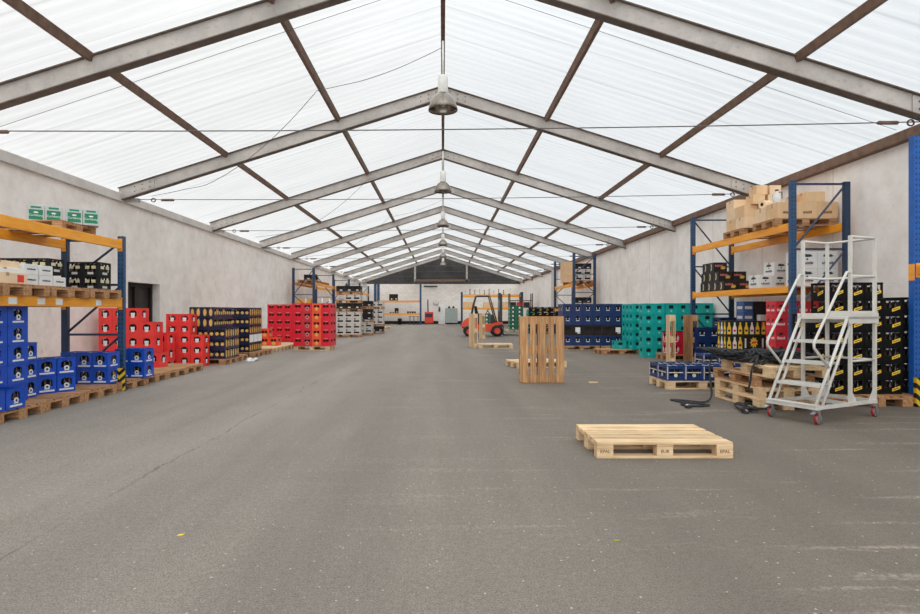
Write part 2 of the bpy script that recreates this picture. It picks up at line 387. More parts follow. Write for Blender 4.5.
# steel rafters every five metres, each an I-beam bent at the ridge
def rafter(y):
    m = MB(); ct = math.cos(math.atan(.3145))
    for s in (-1, 1):
        for (o0, o1, hy, mt) in ((-.15, -.135, .085, 'flange'), (.135, .15, .085, 'flange'), (-.135, .135, .03, 'steel')):
            e = .02 if hy > .05 else 0
            pts = [(0, y-hy, zr(0)+o0/ct), (s*7.72, y-hy, zr(7.72)+o0/ct), (s*7.72, y-hy, zr(7.72)+o1/ct), (0, y-hy, zr(0)+o1/ct)]
            m.prism(pts, (0, 2*hy, 0), mt)
        for x in (.35, 7.15):                                # splice plates and bolts
            m.prism([(s*(x-.28), y-.045, zr(x-.28)-.12), (s*(x+.3), y-.045, zr(x+.3)-.12), (s*(x+.3), y-.045, zr(x+.3)+.12), (s*(x-.28), y-.045, zr(x-.28)+.12)], (0, .01, 0), 'steel')
            for dx in (-.18, .0, .18):
                for dz in (-.05, .06):
                    m.lathe([(.014, 0), (.014, .02)], 'rust', 6, Matrix.Translation((s*(x+dx), y-.044, zr(x+dx)+dz)) @ Matrix.Rotation(R(90), 4, 'X'))
    return struct(m.build('roof_rafter'))
RY = [-1.7, 3.3, 8.38, 13.6, 18.9, 24.0]+[29.0+5*k for k in range(6)]
for y in RY: rafter(y)
for x in (-5.17, -2.5, 0, 2.47, 5.2):
    m = MB(); T = Matrix.Translation((x, 0, zr(x)+.135)) @ Matrix.Rotation(math.atan(.3145)*(1 if x < 0 else -1) * (-1 if x else 0) * -1, 4, 'Y')
    m.box(-.04, .04, Y0, Y1, -.05, .08, 'rust', T, .005); struct(m.build('roof_purlin'))

# tie rods with turnbuckles
for k, y in enumerate(RY):
    if y < 5: continue
    pl, pr = Vector((-7.35, y+.1, 3.98)), Vector((7.35, y+.1, 4.12))
    t = MB(); pts = []
    for j in range(25):
        f = j/24; p = pl.lerp(pr, f); p.z -= .05*(1-(2*f-1)**2); pts.append(p)
    t.tube(pts, .0085, 'cable', 6); o = t.build('tie_rod')
    ordn = ['nearest', 'second', 'third', 'fourth', 'fifth', 'sixth', 'seventh', 'eighth', 'ninth', 'tenth', 'eleventh'][k-2]
    tag(o, f'thin steel tie rod across the hall under the {ordn} rafter in view', 'tie rod', 'tie rods under the rafters')
    for (x, z, s) in ((-6.62, 3.965, 1), (6.62, 4.10, -1)):
        b = MB(); T = Matrix.Translation((x, y+.1, z))
        b.lathe([(.012, -.16), (.03, -.14), (.03, .14), (.012, .16)], 'rust', 8, T @ Matrix.Rotation(R(90), 4, 'Y'))
        ring = [(x-s*(.34)+.05*math.cos(a), y+.1, z+.045*math.sin(a)) for a in [2*PI*i/10 for i in range(10)]]
        b.tube(ring, .012, 'rust', 6, True)
        b.build('turnbuckle', o)
    for s, p in ((-1, pl), (1, pr)):
        b = MB(); b.box(p.x-.05, p.x+.3, p.y-.05, p.y+.05, p.z-.06, p.z+.02, 'steel') if s > 0 else b.box(p.x-.3, p.x+.05, p.y-.05, p.y+.05, p.z-.06, p.z+.02, 'steel')
        b.build('anchor_plate', o)

# high-bay lamps along the ridge
lam = empty('high_bay_lamp')
MB().tube([(0, 0, .66), (0, 0, 1.34)], .02, 'lampw', 8).build('suspension_pole', lam)
MB().lathe([(.045, .68), (.08, .67), (.095, .63), (.1, .46), (.095, .35), (.08, .31)], 'lampw', 18).build('ballast_housing', lam)
MB().lathe([(.09, .33), (.12, .31), (.19, .25), (.245, .16), (.275, .06), (.285, 0), (.278, .0), (.265, .06), (.235, .155), (.18, .24), (.11, .295), (.08, .31)], 'lampb', 24, cap=False).build('reflector', lam)
MB().lathe([(.02, .3), (.045, .26), (.055, .17), (.04, .1), (.012, .07)], 'white', 12).build('bulb', lam)
LK = list(lam.children)
tag(lam, 'high-bay lamp with smoky bell reflector hanging from the ridge, largest in view', 'lamp', 'high-bay lamps under the ridge')
lam.location = (0, 11.0, 5.17)
for k, nm in enumerate(('second', 'third', 'fourth', 'fifth', 'sixth'), 1):
    dup(lam, LK, (0, 11.0+7.55*k, 5.17), 0, f'high-bay lamp with bell reflector hanging from the ridge, {nm} down the hall', 'high-bay lamps under the ridge')

# slack lamp cables
def cable(pts, label, r=.006):
    P = [Vector(p) for p in pts]; out = []
    for a, b, sag in zip(P[:-1], P[1:], [.0]*9): out += [a.lerp(b, j/10) for j in range(10)]
    tag(MB().tube(out+[P[-1]], r, 'cable', 5).build('lamp_cable'), label, 'cable', 'slack cables under the roof')
def sagpts(a, b, sag, n=14):
    a, b = Vector(a), Vector(b); return [(a.lerp(b, j/n)-Vector((0, 0, sag*(1-(2*j/n-1)**2)))) for j in range(n+1)]
for k, nm in enumerate(('first', 'second', 'third')):
    y = 11.0+7.55*k
    cable(sagpts((0, y+.05, 6.42), (-2.5, y+.2, 5.62), .12), f'slack thin cable from the ridge at the {nm} lamp to the wooden purlin')
    cable(sagpts((-2.5, y+.2, 5.6), (-6.9, y+2.5, 4.02), .55), f'slack thin cable from the purlin at the {nm} lamp down to the eaves')
for k, nm in enumerate(('first', 'second')):
    y = 8.9+5*k
    cable([(-.1, y, 6.45), (-7.4, y+.4, 4.25)], f'taut thin wire along the warm-lit roof slope just behind the {nm} rafter', .004)
    cable([(.1, y, 6.45), (7.4, y+.4, 4.25)], f'taut thin wire along the cool-lit roof slope just behind the {nm} rafter', .004)

# gable rail
g = empty('gable_rail', (0, 56.2, 0))
MB().box(-2.75, 2.6, -.1, .1, 4.2, 4.42, 'rust').build('crossbar', g)
for x in (-2.75, 2.35): MB().box(x-.09, x+.09, -.1, .1, 4.2, 6.05, 'steel').build('hanger', g)
MB().box(-3.1, -2.2, -.15, .1, 3.98, 4.2, 'forkd').build('bracket', g); MB().box(2.1, 3.0, -.15, .1, 3.98, 4.2, 'forkd').build('bracket', g)
tag(g, 'rusty crossbar on two steel hangers across the dark gable', 'rail')

# ------------------------------------------------------------------ pallets (base centre at origin; long side along x)
def pallet_parts(wm, nm='euro'):
    top = MB(); r = random.Random(nm)
    for y, wd in ((-.3275, .145), (-.165, .1), (0, .145), (.165, .1), (.3275, .145)):
        top.box(-.6+r.uniform(0, .003), .6-r.uniform(0, .003), y-wd/2, y+wd/2, .122, .144, wm, bev=.002)
    for x in (-.5275, 0, .5275): top.box(x-.0725, x+.0725, -.4, .4, .1, .122, wm)
    bl = []
    for x in (-.5275, 0, .5275):
        for y, wd in ((-.35, .1), (0, .145), (.35, .1)):
            bl.append((x, y, wd))
    return top, bl
pal = {}
def pallet_detailed(wm):
    e = empty('euro_pallet'); top, bl = pallet_parts(wm, wm); top.build('top_deck', e)
    first = None
    for x, y, wd in bl:
        MB().box(x-.0725, x+.0725, y-wd/2, y+wd/2, .022, .1, wm, bev=.003).build('block', e)
    for y, wd in ((-.35, .1), (0, .145), (.35, .1)):
        MB().box(-.6, .6, y-wd/2, y+wd/2, 0, .022, wm, bev=.002).build('bottom_board', e)
    return e
def pallet_simple(wm):
    top, bl = pallet_parts(wm, wm+'s')
    for x, y, wd in bl: top.box(x-.0725, x+.0725, y-wd/2, y+wd/2, .022, .1, wm)
    for y, wd in ((-.35, .1), (0, .145), (.35, .1)): top.box(-.6, .6, y-wd/2, y+wd/2, 0, .022, wm)
    return top.build('euro_pallet')
USED = set()
def pallet(kind, loc, rz, label, group=None, mat=None):
    """kind: 'pine','old','mixw' + optional 's' for the far one-mesh pallets"""
    if kind not in pal: pal[kind] = pallet_simple(kind[:-1]) if kind.endswith('_') else pallet_detailed(kind)
    p = pal[kind]
    if kind not in USED:
        USED.add(kind); o = p; o.location = loc; o.rotation_euler = (0, 0, rz); tag(o, label, 'pallet', group)
    else: o = dup(p, list(p.children), loc, rz, label, group)
    o['category'] = 'pallet'
    if mat is not None: o.matrix_world = mat
    return o
def standing(kind, x, y, yaw, label, lean=0):
    """on its short end: local x up, deck normal towards -y, then yawed"""
    B = Matrix(((0, -1, 0, 0), (0, 0, -1, 0), (1, 0, 0, .6), (0, 0, 0, 1)))
    mt = Matrix.Translation((x, y, 0)) @ Matrix.Rotation(yaw, 4, 'Z') @ Matrix.Rotation(lean, 4, 'X') @ B
    return pallet(kind, (0, 0, 0), 0, label, 'pallets standing on end', mt)

# foreground pallet, with burnt-in marks on three blocks
fp = pallet('pine', (1.957, 5.42, 0), 0, 'pale pine pallet lying flat alone on the open floor, front of hall', 'pallets lying on the floor')
FPK = list(fp.children)
P2 = R(90)
# left row under and beyond the rack: 0.8 m along the aisle, 1.2 m deep
names = ['at the picture edge', 'second along the row', 'third along the row, before the striped guard']
yy = 6.28
left_lab = ['worn pallet under tall blue crates, at the very front of the row', 'worn pallet under blue crates, second in the row under the rack', 'worn pallet under blue crates, just before the striped post guard',
            'worn pallet under blue crates, just past the striped post guard', 'pallet before the low red crates, second past the striped guard', 'bare pallet top before the tall red crates, third past the guard', 'bare pallet top before the tall red crates, fourth past the guard']
for k, (y, x) in enumerate(((6.90, -5.68), (7.74, -5.72), (8.58, -5.74), (9.62, -5.8), (10.46, -5.84), (11.3, -5.86), (12.14, -5.88))):
    pallet('mixw', (x, y, 0), 0, left_lab[k], 'pallets in the floor row by the aged wall')
for k, (y, x) in enumerate(((10.8, -7.06), (11.64, -7.06), (12.5, -7.08))):
    pallet('mixw_', (x, y, 0), 0, f'pallet hard against the aged wall below the red crates, {["first", "second", "third"][k]} from camera', 'pallets in the floor row by the aged wall')
for k, y in enumerate((14.14, 14.98, 15.2+1.1, 15.2+1.95)):
    pallet('mixw_', (-5.86, y, 0), 0, f'pallet under the navy and gold crates, {["first", "second", "third", "fourth"][k]} along the row', 'pallets in the floor row by the aged wall')
for k in range(4):
    pallet('pine_', (-5.86, 18.05+k*.86, 0), 0, f'bare pale pallet before the low orange-red crates, {["first", "second", "third", "fourth"][k]} along the row', 'pallets in the floor row by the aged wall')
for k in range(2):
    pallet('mixw_', (-5.9, 21.6+k*.86, 0), 0, f'pallet under the deep red crate block by the wall, {["front", "rear"][k]} one', 'pallets in the floor row by the aged wall')
# ------------------------------------------------------------------ racks
def upright(parent, x, y, h, mat, wd=.1, dp=.07, name='upright'):
    m = MB(); t = .004*2
    # open C-section with a foot plate
    m.box(-wd/2, wd/2, -dp/2, -dp/2+.012, 0, h, mat); m.box(-wd/2, -wd/2+.012, -dp/2+.012, dp/2, 0, h, mat); m.box(wd/2-.012, wd/2, -dp/2+.012, dp/2, 0, h, mat)
    m.box(-wd*.75, wd*.75, -dp*.8, dp*.8, 0, .01, mat)
    return m.build(name, parent, (x, y, 0))
def braces(parent, xf, xb, y, h, mat, zs, first=1, same=None):
    r = .016
    for k, z in enumerate(zs):
        MB().box(min(xf, xb)+.03, max(xf, xb)-.03, y-.014, y+.014, z-.018, z+.018, mat).build('horizontal_brace', parent)
    for k in range(len(zs)-1):
        a, b = zs[k]+.03, zs[k+1]-.03
        if (k+first) % 2 if same is None else same: p, q = (xf, y, a), (xb, y, b)
        else: p, q = (xb, y, a), (xf, y, b)
        MB().tube([p, q], .02, mat, 4).build('diagonal_brace', parent)
def rack_beam(parent, x, y0, y1, z0, z1, stickers=()):
    m = MB(); m.box(x-.022, x+.022, y0+.04, y1-.04, z0, z1, 'beam', bev=.005)
    b = m.build('load_beam', parent)
    for y in (y0, y1): MB().box(x-.03, x+.03, y-.01+(.02 if y == y0 else -.02)-.02, y+.01+(.02 if y == y0 else -.02)+.02, z0-.04, z1+.03, 'beam').build('beam_connector', parent)
    return b
def xbeam(parent, y, x0, x1, z0, z1):
    MB().box(x0, x1, y-.022, y+.022, z0, z1, 'beam', bev=.004).build('load_beam', parent)

# left rack, one bay, near end just out of the picture
lr = empty('pallet_rack'); LX, LB = -5.31, -6.24
for y in (5.6, 9.42):
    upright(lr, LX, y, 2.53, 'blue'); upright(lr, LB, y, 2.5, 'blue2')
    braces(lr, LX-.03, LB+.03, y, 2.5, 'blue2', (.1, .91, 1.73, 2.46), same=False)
for x in (LX, LB):
    f = rack_beam(lr, x, 5.6, 9.42, 2.32, 2.46); g = rack_beam(lr, x, 5.6, 9.42, 1.36, 1.49)
    if x == LX:
        for y in (6.0, 6.62, 7.0, 7.5, 7.85, 8.75): MB().box(x+.0225, x+.0255, y-.07, y+.07, 1.385, 1.468, 'paper').build('paper_label', g)
        gp = MB(); gp.box(-.09, .09, -.1, -.085, 0, .37, 'chev'); gp.box(.075, .09, -.085, -.05, 0, .37, 'blue2'); gp.box(-.09, -.075, -.085, -.05, 0, .37, 'blue2'); gp.build('post_guard', lr, (LX+.06, 9.34, 0))
tag(lr, 'blue and orange pallet rack over the blue crates, striped guard at its foot', 'rack', 'pallet racks')

# right rack between the black-yellow cartons and the rolling steps
rr = empty('pallet_rack'); RX, RB = 6.5, 7.5
for y in (10.6, 14.82):
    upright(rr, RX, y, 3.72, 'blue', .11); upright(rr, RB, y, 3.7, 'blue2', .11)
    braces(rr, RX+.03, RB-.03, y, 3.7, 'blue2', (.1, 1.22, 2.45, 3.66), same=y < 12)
for x in (RX, RB):
    rack_beam(rr, x, 10.6, 14.82, 2.8, 2.95); rack_beam(rr, x, 10.6, 14.82, 1.64, 1.77)
gp = MB(); gp.box(-.1, .1, -.1, -.085, 0, .42, 'chev'); gp.box(-.1, -.085, -.085, .1, 0, .42, 'chev'); gp.build('post_guard', rr, (RX-.03, 14.74, 0))
for z in (1.775,): MB().box(RX+.03, RB-.03, 10.7, 14.7, z-.03, z-.012, 'mixw').build('shelf_board', rr)
tag(rr, 'tall blue and orange pallet rack loaded with brown cartons, behind rolling steps', 'rack', 'pallet racks')

# right edge rack: bright blue post
re = empty('pallet_rack')
for y in (4.2, 7.9):
    upright(re, 6.55, y, 3.72, 'bright_blue', .12, .09); upright(re, 7.5, y, 3.7, 'bright_blue', .12, .09); braces(re, 6.6, 7.45, y, 3.7, 'blue2', (.25, 1.05, 1.85, 2.62, 3.66), 0)
rack_beam(re, 6.55, 4.2, 7.9, 1.8, 1.93); rack_beam(re, 7.5, 4.2, 7.9, 1.8, 1.93)
gp = MB(); gp.box(-.13, .1, -.1, -.085, 0, .4, 'chev2'); gp.box(-.13, -.115, -.085, -.05, 0, .4, 'chev2'); gp.build('post_guard', re, (6.53, 7.8, 0))
MB().box(6.485, 6.489, 7.84, 7.94, 1.72, 1.95, 'beam').build('beam_connector', re)
tag(re, 'bright blue rack post with striped guard, beside the black crates', 'rack', 'pallet racks')

# far left rack along the aged wall
fl = empty('pallet_rack'); ys = (28, 33, 38.5, 43.5, 48.5)
for k, y in enumerate(ys):
    upright(fl, -6.35, y, 3.42, 'blue2', .12); upright(fl, -7.35, y, 3.42, 'blue2', .12); braces(fl, -6.38, -7.32, y, 3.4, 'blue2', (.3, 1.2, 2.1, 3.35), k)
for k in range(4):
    for x in (-6.35, -7.35):
        rack_beam(fl, x, ys[k], ys[k+1], 2.58, 2.72); rack_beam(fl, x, ys[k], ys[k+1], 1.42, 1.55)
tag(fl, 'long dark blue rack along the aged wall, behind the deep red crates', 'rack', 'pallet racks')

# far right rack behind the navy crates
fr = empty('pallet_rack'); 
for k, (y, h) in enumerate(((27.8, 4.12), (32.5, 4.1))):
    upright(fr, 6.39, y, h, 'blue2', .13); upright(fr, 7.4, y, h, 'blue2', .13); braces(fr, 6.42, 7.36, y, h, 'blue2', (.3, 1.3, 2.2, 3.1, 3.95), k)
for x in (6.39, 7.4):
    rack_beam(fr, x, 27.8, 32.5, 2.5, 2.66); rack_beam(fr, x, 27.8, 32.5, 1.28, 1.42)
tag(fr, 'tall dark blue rack rising behind the navy crate wall', 'rack', 'pallet racks')

# back wall racks
bk = empty('pallet_rack')
for x in (-6.5, -6.2, -2.15):
    upright(bk, x, 54.2, 3.95, 'blue', .14); upright(bk, x, 55.2, 3.95, 'blue2', .14)
for y in (54.2, 55.2):
    xbeam(bk, y, -6.2, -2.15, 2.12, 2.26); xbeam(bk, y, -6.2, -2.15, .92, 1.05)
for z in (2.26, 1.05): MB().box(-6.15, -2.2, 54.25, 55.15, z+.001, z+.03, 'pine').build('shelf_board', bk)
tag(bk, 'blue and orange rack with two nearly empty shelves against the back wall', 'rack', 'pallet racks')
bk2 = empty('pallet_rack')
for x in (1.65, 6.9):
    upright(bk2, x, 49.5, 2.95, 'blue2', .14); upright(bk2, x, 50.5, 2.95, 'blue2', .14)
for y in (49.5, 50.5):
    xbeam(bk2, y, 1.65, 6.9, 2.52, 2.7); xbeam(bk2, y, 1.65, 6.9, 1.42, 1.56)
for z in (2.7, 1.56): MB().box(1.7, 6.85, 49.52, 50.48, z+.001, z+.03, 'pine').build('shelf_board', bk2)
tag(bk2, 'low blue and orange rack behind the forklift, small goods along its top', 'rack', 'pallet racks')

# ------------------------------------------------------------------ crates
def ring_panel(m, fx, W_, H_, hole, mat, u0=-1, u1=1, th=.012):
    """panel in (u,v) with one hole polygon (list of (u,v)), star-shaped round its centre; fx(u,v,off)->xyz"""
    cu = sum(p[0] for p in hole)/len(hole); cv = sum(p[1] for p in hole)/len(hole)
    x0, x1 = u0*W_/2, u1*W_/2
    corners = [math.atan2(v-cv, u-cu) for u, v in ((x0, 0), (x1, 0), (x1, H_), (x0, H_))]
    angs = sorted({round(math.atan2(p[1]-cv, p[0]-cu), 5) for p in hole} | {round(a, 5) for a in corners})
    def inner(a):
        dx, dy = math.cos(a), math.sin(a); best = None
        for k in range(len(hole)):
            p, q = hole[k], hole[(k+1) % len(hole)]; ex, ey = q[0]-p[0], q[1]-p[1]; den = dx*ey-dy*ex
            if abs(den) < 1e-12: continue
            t = ((p[0]-cu)*ey-(p[1]-cv)*ex)/den; s_ = ((p[0]-cu)*dy-(p[1]-cv)*dx)/den
            if t > 0 and -1e-4 <= s_ <= 1+1e-4: best = t if best is None else min(best, t)
        return (cu+dx*best, cv+dy*best)
    def outer(a):
        dx, dy = math.cos(a), math.sin(a); t = 1e9
        if dx > 1e-9: t = min(t, (x1-cu)/dx)
        if dx < -1e-9: t = min(t, (x0-cu)/dx)
        if dy > 1e-9: t = min(t, (H_-cv)/dy)
        if dy < -1e-9: t = min(t, -cv/dy)
        return (cu+dx*t, cv+dy*t)
    I = [inner(a) for a in angs]; O = [outer(a) for a in angs]; mi = m.mi(mat)
    vi = [m.bm.verts.new(fx(u, v, 0)) for u, v in I]; vo = [m.bm.verts.new(fx(u, v, 0)) for u, v in O]; vb = [m.bm.verts.new(fx(u, v, -th)) for u, v in I]
    n = len(angs)
    for k in range(n):
        j = (k+1) % n
        for f in ((vo[k], vo[j], vi[j], vi[k]), (vi[k], vi[j], vb[j], vb[k])):
            try: g = m.bm.faces.new(f); g.material_index = mi
            except ValueError: pass
def fxs(w, d):
    return {'f': (w, lambda u, v, o: (u, -d/2-o, v)), 'b': (w, lambda u, v, o: (-u, d/2+o, v)), 'r': (d, lambda u, v, o: (w/2+o, u, v)), 'l': (d, lambda u, v, o: (-w/2-o, -u, v))}
def arch(cx, w_, v0, v1, n=5):
    pts = [(cx-w_/2, v0), (cx+w_/2, v0)]
    rh = (v1-v0)*.35
    for k in range(n+1):
        a = PI*k/n; pts.append((cx+w_/2*math.cos(a), v1-rh+rh*math.sin(a)))
    return pts
def rect(cx, w_, v0, v1): return [(cx-w_/2, v0), (cx+w_/2, v0), (cx+w_/2, v1), (cx-w_/2, v1)]
def decal(m, fx, pts, off, mat): m.prism([fx(u, v, .0005) for u, v in pts], Vector(fx(0, 0, off))-Vector(fx(0, 0, 0)), mat)
def disc(cx, cv, ru, rv=None, n=12): return [(cx+ru*math.cos(2*PI*k/n), cv+(rv or ru)*math.sin(2*PI*k/n)) for k in range(n)]
def letters(m, fx, u0, u1, v, h, mat, r, off=.001):
    """a line of lettering too small to read in the photo: a run of uneven strokes"""
    u = u0
    while u < u1-.004:
        wd = r.uniform(.006, .014)*h/.03; decal(m, fx, rect(u+wd/2, wd, v, v+h*r.choice((.7, 1, 1, .8))), off, mat); u += wd+.0035*h/.03

PROTO = {}
CNAME = dict(blue='blue_bottle_crate', red='red_bottle_crate', navygold='gold_disc_crate', deepred='deep_red_crate', orangered='orange_red_crate', orange='orange_crate', greyred='grey_crate', navy='navy_crate', teal='teal_crate', black='black_bottle_crate', keg='pale_crate', dgreen='green_crate', bcrate='black_crate', navylow='low_navy_crate', redwhite='red_white_crate', darkcrate='dark_crate')
SPEC = {  # kind: body rgb, default size
 'blue': ((4, 72, 182), (.25, .34, .245)), 'red': ((236, 58, 54), (.29, .38, .25)), 'navygold': ((20, 28, 62), (.4, .3, .25)), 'deepred': ((214, 18, 44), (.3, .4, .28)),
 'orangered': ((232, 72, 46), (.3, .4, .28)), 'orange': ((234, 82, 44), (.3, .4, .28)), 'greyred': ((198, 44, 54), (.3, .4, .28)), 'navy': ((14, 42, 92), (.31, .4, .35)), 'teal': ((0, 168, 162), (.3, .4, .3)),
 'black': ((13, 13, 13), (.265, .34, .222)), 'keg': ((196, 190, 182), (.4, .3, .28)), 'dgreen': ((14, 104, 72), (.4, .3, .25)), 'bcrate': ((32, 32, 34), (.24, .34, .23)), 'navylow': ((18, 50, 106), (.3, .4, .25)), 'redwhite': ((214, 30, 56), (.4, .3, .28)),
 'darkcrate': ((46, 38, 36), (.4, .3, .28)),
}
def bottle_mesh(hh, capm, key):
    k = ('bottle', round(hh, 3), capm)
    if k not in PROTO:
        m = MB(); m.lathe([(.028, .008), (.03, .02), (.03, hh*.58), (.013, hh*.8), (.013, hh*.93), (.015, hh*.93), (.015, hh)], ['glassb']*5+[capm], 8)
        o = m.build('bottle'); PROTO[k] = o.data; bpy.data.objects.remove(o)
    return PROTO[k]
def crate_proto(kind, size=None, bot='', extra=''):
    """returns (object, children). bot: which bottles show, letters of f r l b, or 'a' for all"""
    key = (kind, size, bot, extra)
    if key in PROTO: return PROTO[key]
    rgb, sz = SPEC[kind]; w, d, h = size or sz
    w, d, h = w-.006, d-.006, h-.001
    body = solid('crate_'+kind, rgb, .6 if kind in ('black', 'bcrate', 'darkcrate') else .38, 0, .09, 5, .15 if kind in ('black', 'bcrate', 'darkcrate') else .5); m = MB(); F = fxs(w, d); r = random.Random(kind)
    L = MB(); anyL = False
    for s, (ww, fx) in F.items():
        long_ = ww >= max(w, d)-.001
        if kind == 'blue':
            ring_panel(m, fx, ww, h, arch(0, .145, .105, .205), body)
            decal(L, fx, disc(0, .098, .035), .006, 'white'); decal(L, fx, disc(0, .098, .017), .007, 'ink')
            decal(L, fx, rect(0, .19, .028, .05), .004, 'white'); decal(L, fx, rect(0, .07, .062, .07), .004, 'white'); anyL = True
            decal(m, fx, rect(0, ww*.96, h-.018, h-.004), .006, body)
        elif kind == 'red':
            ring_panel(m, fx, ww, h, arch(0, .16, h*.42, h*.86), body)
            for du in (-.03, 0, .03): decal(L, fx, [(du-.018, h*.66), (du+.018, h*.66), (du*.7+.012, h*.3), (du*.7-.012, h*.3)], .004 if du else .006, 'white')
            decal(L, fx, disc(0, h*.5, .026), .0065, 'white'); anyL = True
        elif kind in ('navygold',):
            if long_:
                ring_panel(m, fx, ww, h, rect(0, ww*.88, h*.5, h*.78), body)
                for cx in (-ww*.33, 0, ww*.33): decal(L, fx, disc(cx, h*.42, .042), .006, 'gold')
            else:
                ring_panel(m, fx, ww, h, rect(0, ww*.6, h*.8, h*.92), body)
                for cx in (-ww*.24, ww*.24): decal(L, fx, disc(cx, h*.48, .04, h*.36), .006, 'gold')
            anyL = True
        elif kind in ('deepred', 'orangered', 'orange', 'greyred'):
            ring_panel(m, fx, ww, h, rect(0, ww*.62, h*.5, h*.78), body)
            decal(m, fx, rect(0, .014, h*.45, h*.85), .004, body)
            if kind == 'deepred': decal(L, fx, rect(0, ww*.4, h*.84, h*.93), .004, 'pink')
            elif kind == 'orange': decal(L, fx, disc(0, h*.34, .05, .06), .004, 'gold')
            elif kind == 'greyred': decal(L, fx, disc(0, h*.36, .06, .07), .004, 'pink'); decal(L, fx, disc(0, h*.36, .03), .006, 'bbox')
            else: decal(L, fx, arch(0, .12, h*.1, h*.45), .004, 'orange' if 'orange' in M else 'gold')
            anyL = True
        elif kind == 'redwhite':
            ring_panel(m, fx, ww, h, arch(0, ww*.4, h*.55, h*.85), body)
            for cx in (-ww*.25, ww*.25): decal(L, fx, disc(cx, h*.45, ww*.07, h*.22), .004, 'white')
            decal(L, fx, rect(0, ww*.5, h*.12, h*.2), .004, 'white'); anyL = True
        elif kind == 'navy':
            ring_panel(m, fx, ww, h, arch(0, .17, h*.5, h*.82), body)
            decal(L, fx, rect(0, .12, h*.36, h*.42), .004, 'white'); decal(L, fx, rect(-.05, .016, h*.5, h*.66), .004, 'white'); decal(L, fx, rect(.05, .016, h*.5, h*.66), .004, 'white')
            if extra != 'plain': anyL = True
        elif kind == 'teal':
            ring_panel(m, fx, ww, h, arch(0, .13, h*.5, h*.84), body)
            decal(L, fx, [(-.035, h*.28), (0, h*.17), (.035, h*.28), (0, h*.39)], .004, solid('mint_print', (120, 214, 204), .5)); anyL = True
            decal(m, fx, rect(0, ww*.96, 0.004, .03), .006, body); decal(m, fx, rect(0, ww*.96, h-.03, h-.006), .006, body)
        elif kind == 'black':
            ring_panel(m, fx, ww, h, rect(0, ww*.78, h*.42, h*.86), body)
            q = [(-.01, h*.16), (.1, h*.34), (.1, h*.52), (-.01, h*.34)]
            decal(L, fx, q, .005, 'yellow'); decal(L, fx, [(.005, h*.25), (.088, h*.385), (.088, h*.43), (.005, h*.3)], .0062, 'black'); anyL = True
            decal(m, fx, rect(0, ww*.98, h-.016, h-.003), .005, body); decal(m, fx, rect(0, ww*.98, .003, .02), .005, body)
        elif kind == 'keg':
            ring_panel(m, fx, ww, h, rect(0, ww*.7, h*.2, h*.5), body)
            if r.random() < .99: decal(L, fx, rect(-ww*.2, ww*.16, h*.6, h*.9), .004, solid('brown_print', (120, 70, 54), .6)); anyL = True
        elif kind == 'dgreen':
            ring_panel(m, fx, ww, h, rect(0, ww*.7, h*.5, h*.8), body); decal(L, fx, disc(0, h*.42, .06), .005, 'white'); anyL = True
        elif kind == 'bcrate':
            ring_panel(m, fx, ww, h, rect(0, ww*.72, h*.3, h*.88), body); anyL = True
            for cx in (-ww*.2, ww*.2): decal(L, fx, rect(cx, ww*.26, h*.5, h*.72), .004, solid('cream_print', (206, 198, 160), .6))
            decal(L, fx, rect(0, ww*.36, h*.1, h*.26), .004, 'grey')
        elif kind == 'navylow':
            ring_panel(m, fx, ww, h, rect(0, ww*.7, h*.34, h*.8), body); anyL = True
            decal(L, fx, rect(-ww*.46, ww*.05, h*.1, h*.95), .004, 'grey'); decal(L, fx, rect(0, ww*.8, h*.52, h*.58), .006, 'grey'); decal(L, fx, disc(0, h*.36, .03), .006, 'grey')
        elif kind == 'darkcrate':
            ring_panel(m, fx, ww, h, rect(0, ww*.7, h*.45, h*.8), body); 
            if extra != 'plain': decal(L, fx, rect(ww*.1, ww*.3, h*.15, h*.35), .004, 'grey'); anyL = True
    # inside: floor, near-black box painting the inside's shade behind the openings, raised rim
    t = .014
    m.box(-w/2+t, w/2-t, -d/2+t, d/2-t, .0, .012, body)
    for sx in (-1, 1):
        m.box(sx*(w/2-t)-.001, sx*(w/2-t)+.001, -d/2+t, d/2-t, h-.02, h, body); m.box(-w/2+t, w/2-t, sx*(d/2-t)-.001, sx*(d/2-t)+.001, h-.02, h, body)
    for (a, b, c_, e) in ((-w/2, w/2, -d/2, -d/2+t), (-w/2, w/2, d/2-t, d/2), (-w/2, -w/2+t, -d/2+t, d/2-t), (w/2-t, w/2, -d/2+t, d/2-t)):
        m.box(a, b, c_, e, h-.004, h, body)
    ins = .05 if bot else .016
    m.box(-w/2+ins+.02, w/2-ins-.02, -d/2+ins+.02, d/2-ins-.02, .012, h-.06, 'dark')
    if extra == 'grey':
        decal(L, F['r'][1], rect(0, F['r'][0]*.9, h*.1, h*.95), .008, 'paper')
    if extra == 'label':
        anyL = True
        decal(L, F['f'][1], rect(0, .16, h*.3, h*.75), .008, 'paper')
    o = m.build(CNAME[kind], fix=True)
    ch = []
    if anyL: ch.append(L.build('label_print', o))
    if bot:
        capm = {'blue': 'cap', 'red': 'cap', 'black': 'bluecap', 'bcrate': 'goldcap', 'navygold': 'goldcap', 'navylow': 'cap'}.get(kind, 'cap')
        bmesh_ = bottle_mesh(h*(.8 if kind == 'black' else .9), capm, kind); nx = max(2, int((w-.03)/.068)); ny = max(2, int((d-.03)/.068))
        for i in range(nx):
            for j in range(ny):
                x = -w/2+.052+(w-.104)*i/(nx-1); y = -d/2+.052+(d-.104)*j/(ny-1)
                ok = 'a' in bot or ('f' in bot and j == 0) or ('b' in bot and j == ny-1) or ('r' in bot and i == nx-1) or ('l' in bot and i == 0)
                if ok:
                    q = bpy.data.objects.new('bottle', bmesh_); C.objects.link(q); q.parent = o; q.location = (x, y, .0125); ch.append(q)
    o['category'] = 'crate'
    PROTO[key] = [o, ch, False]
    return PROTO[key]
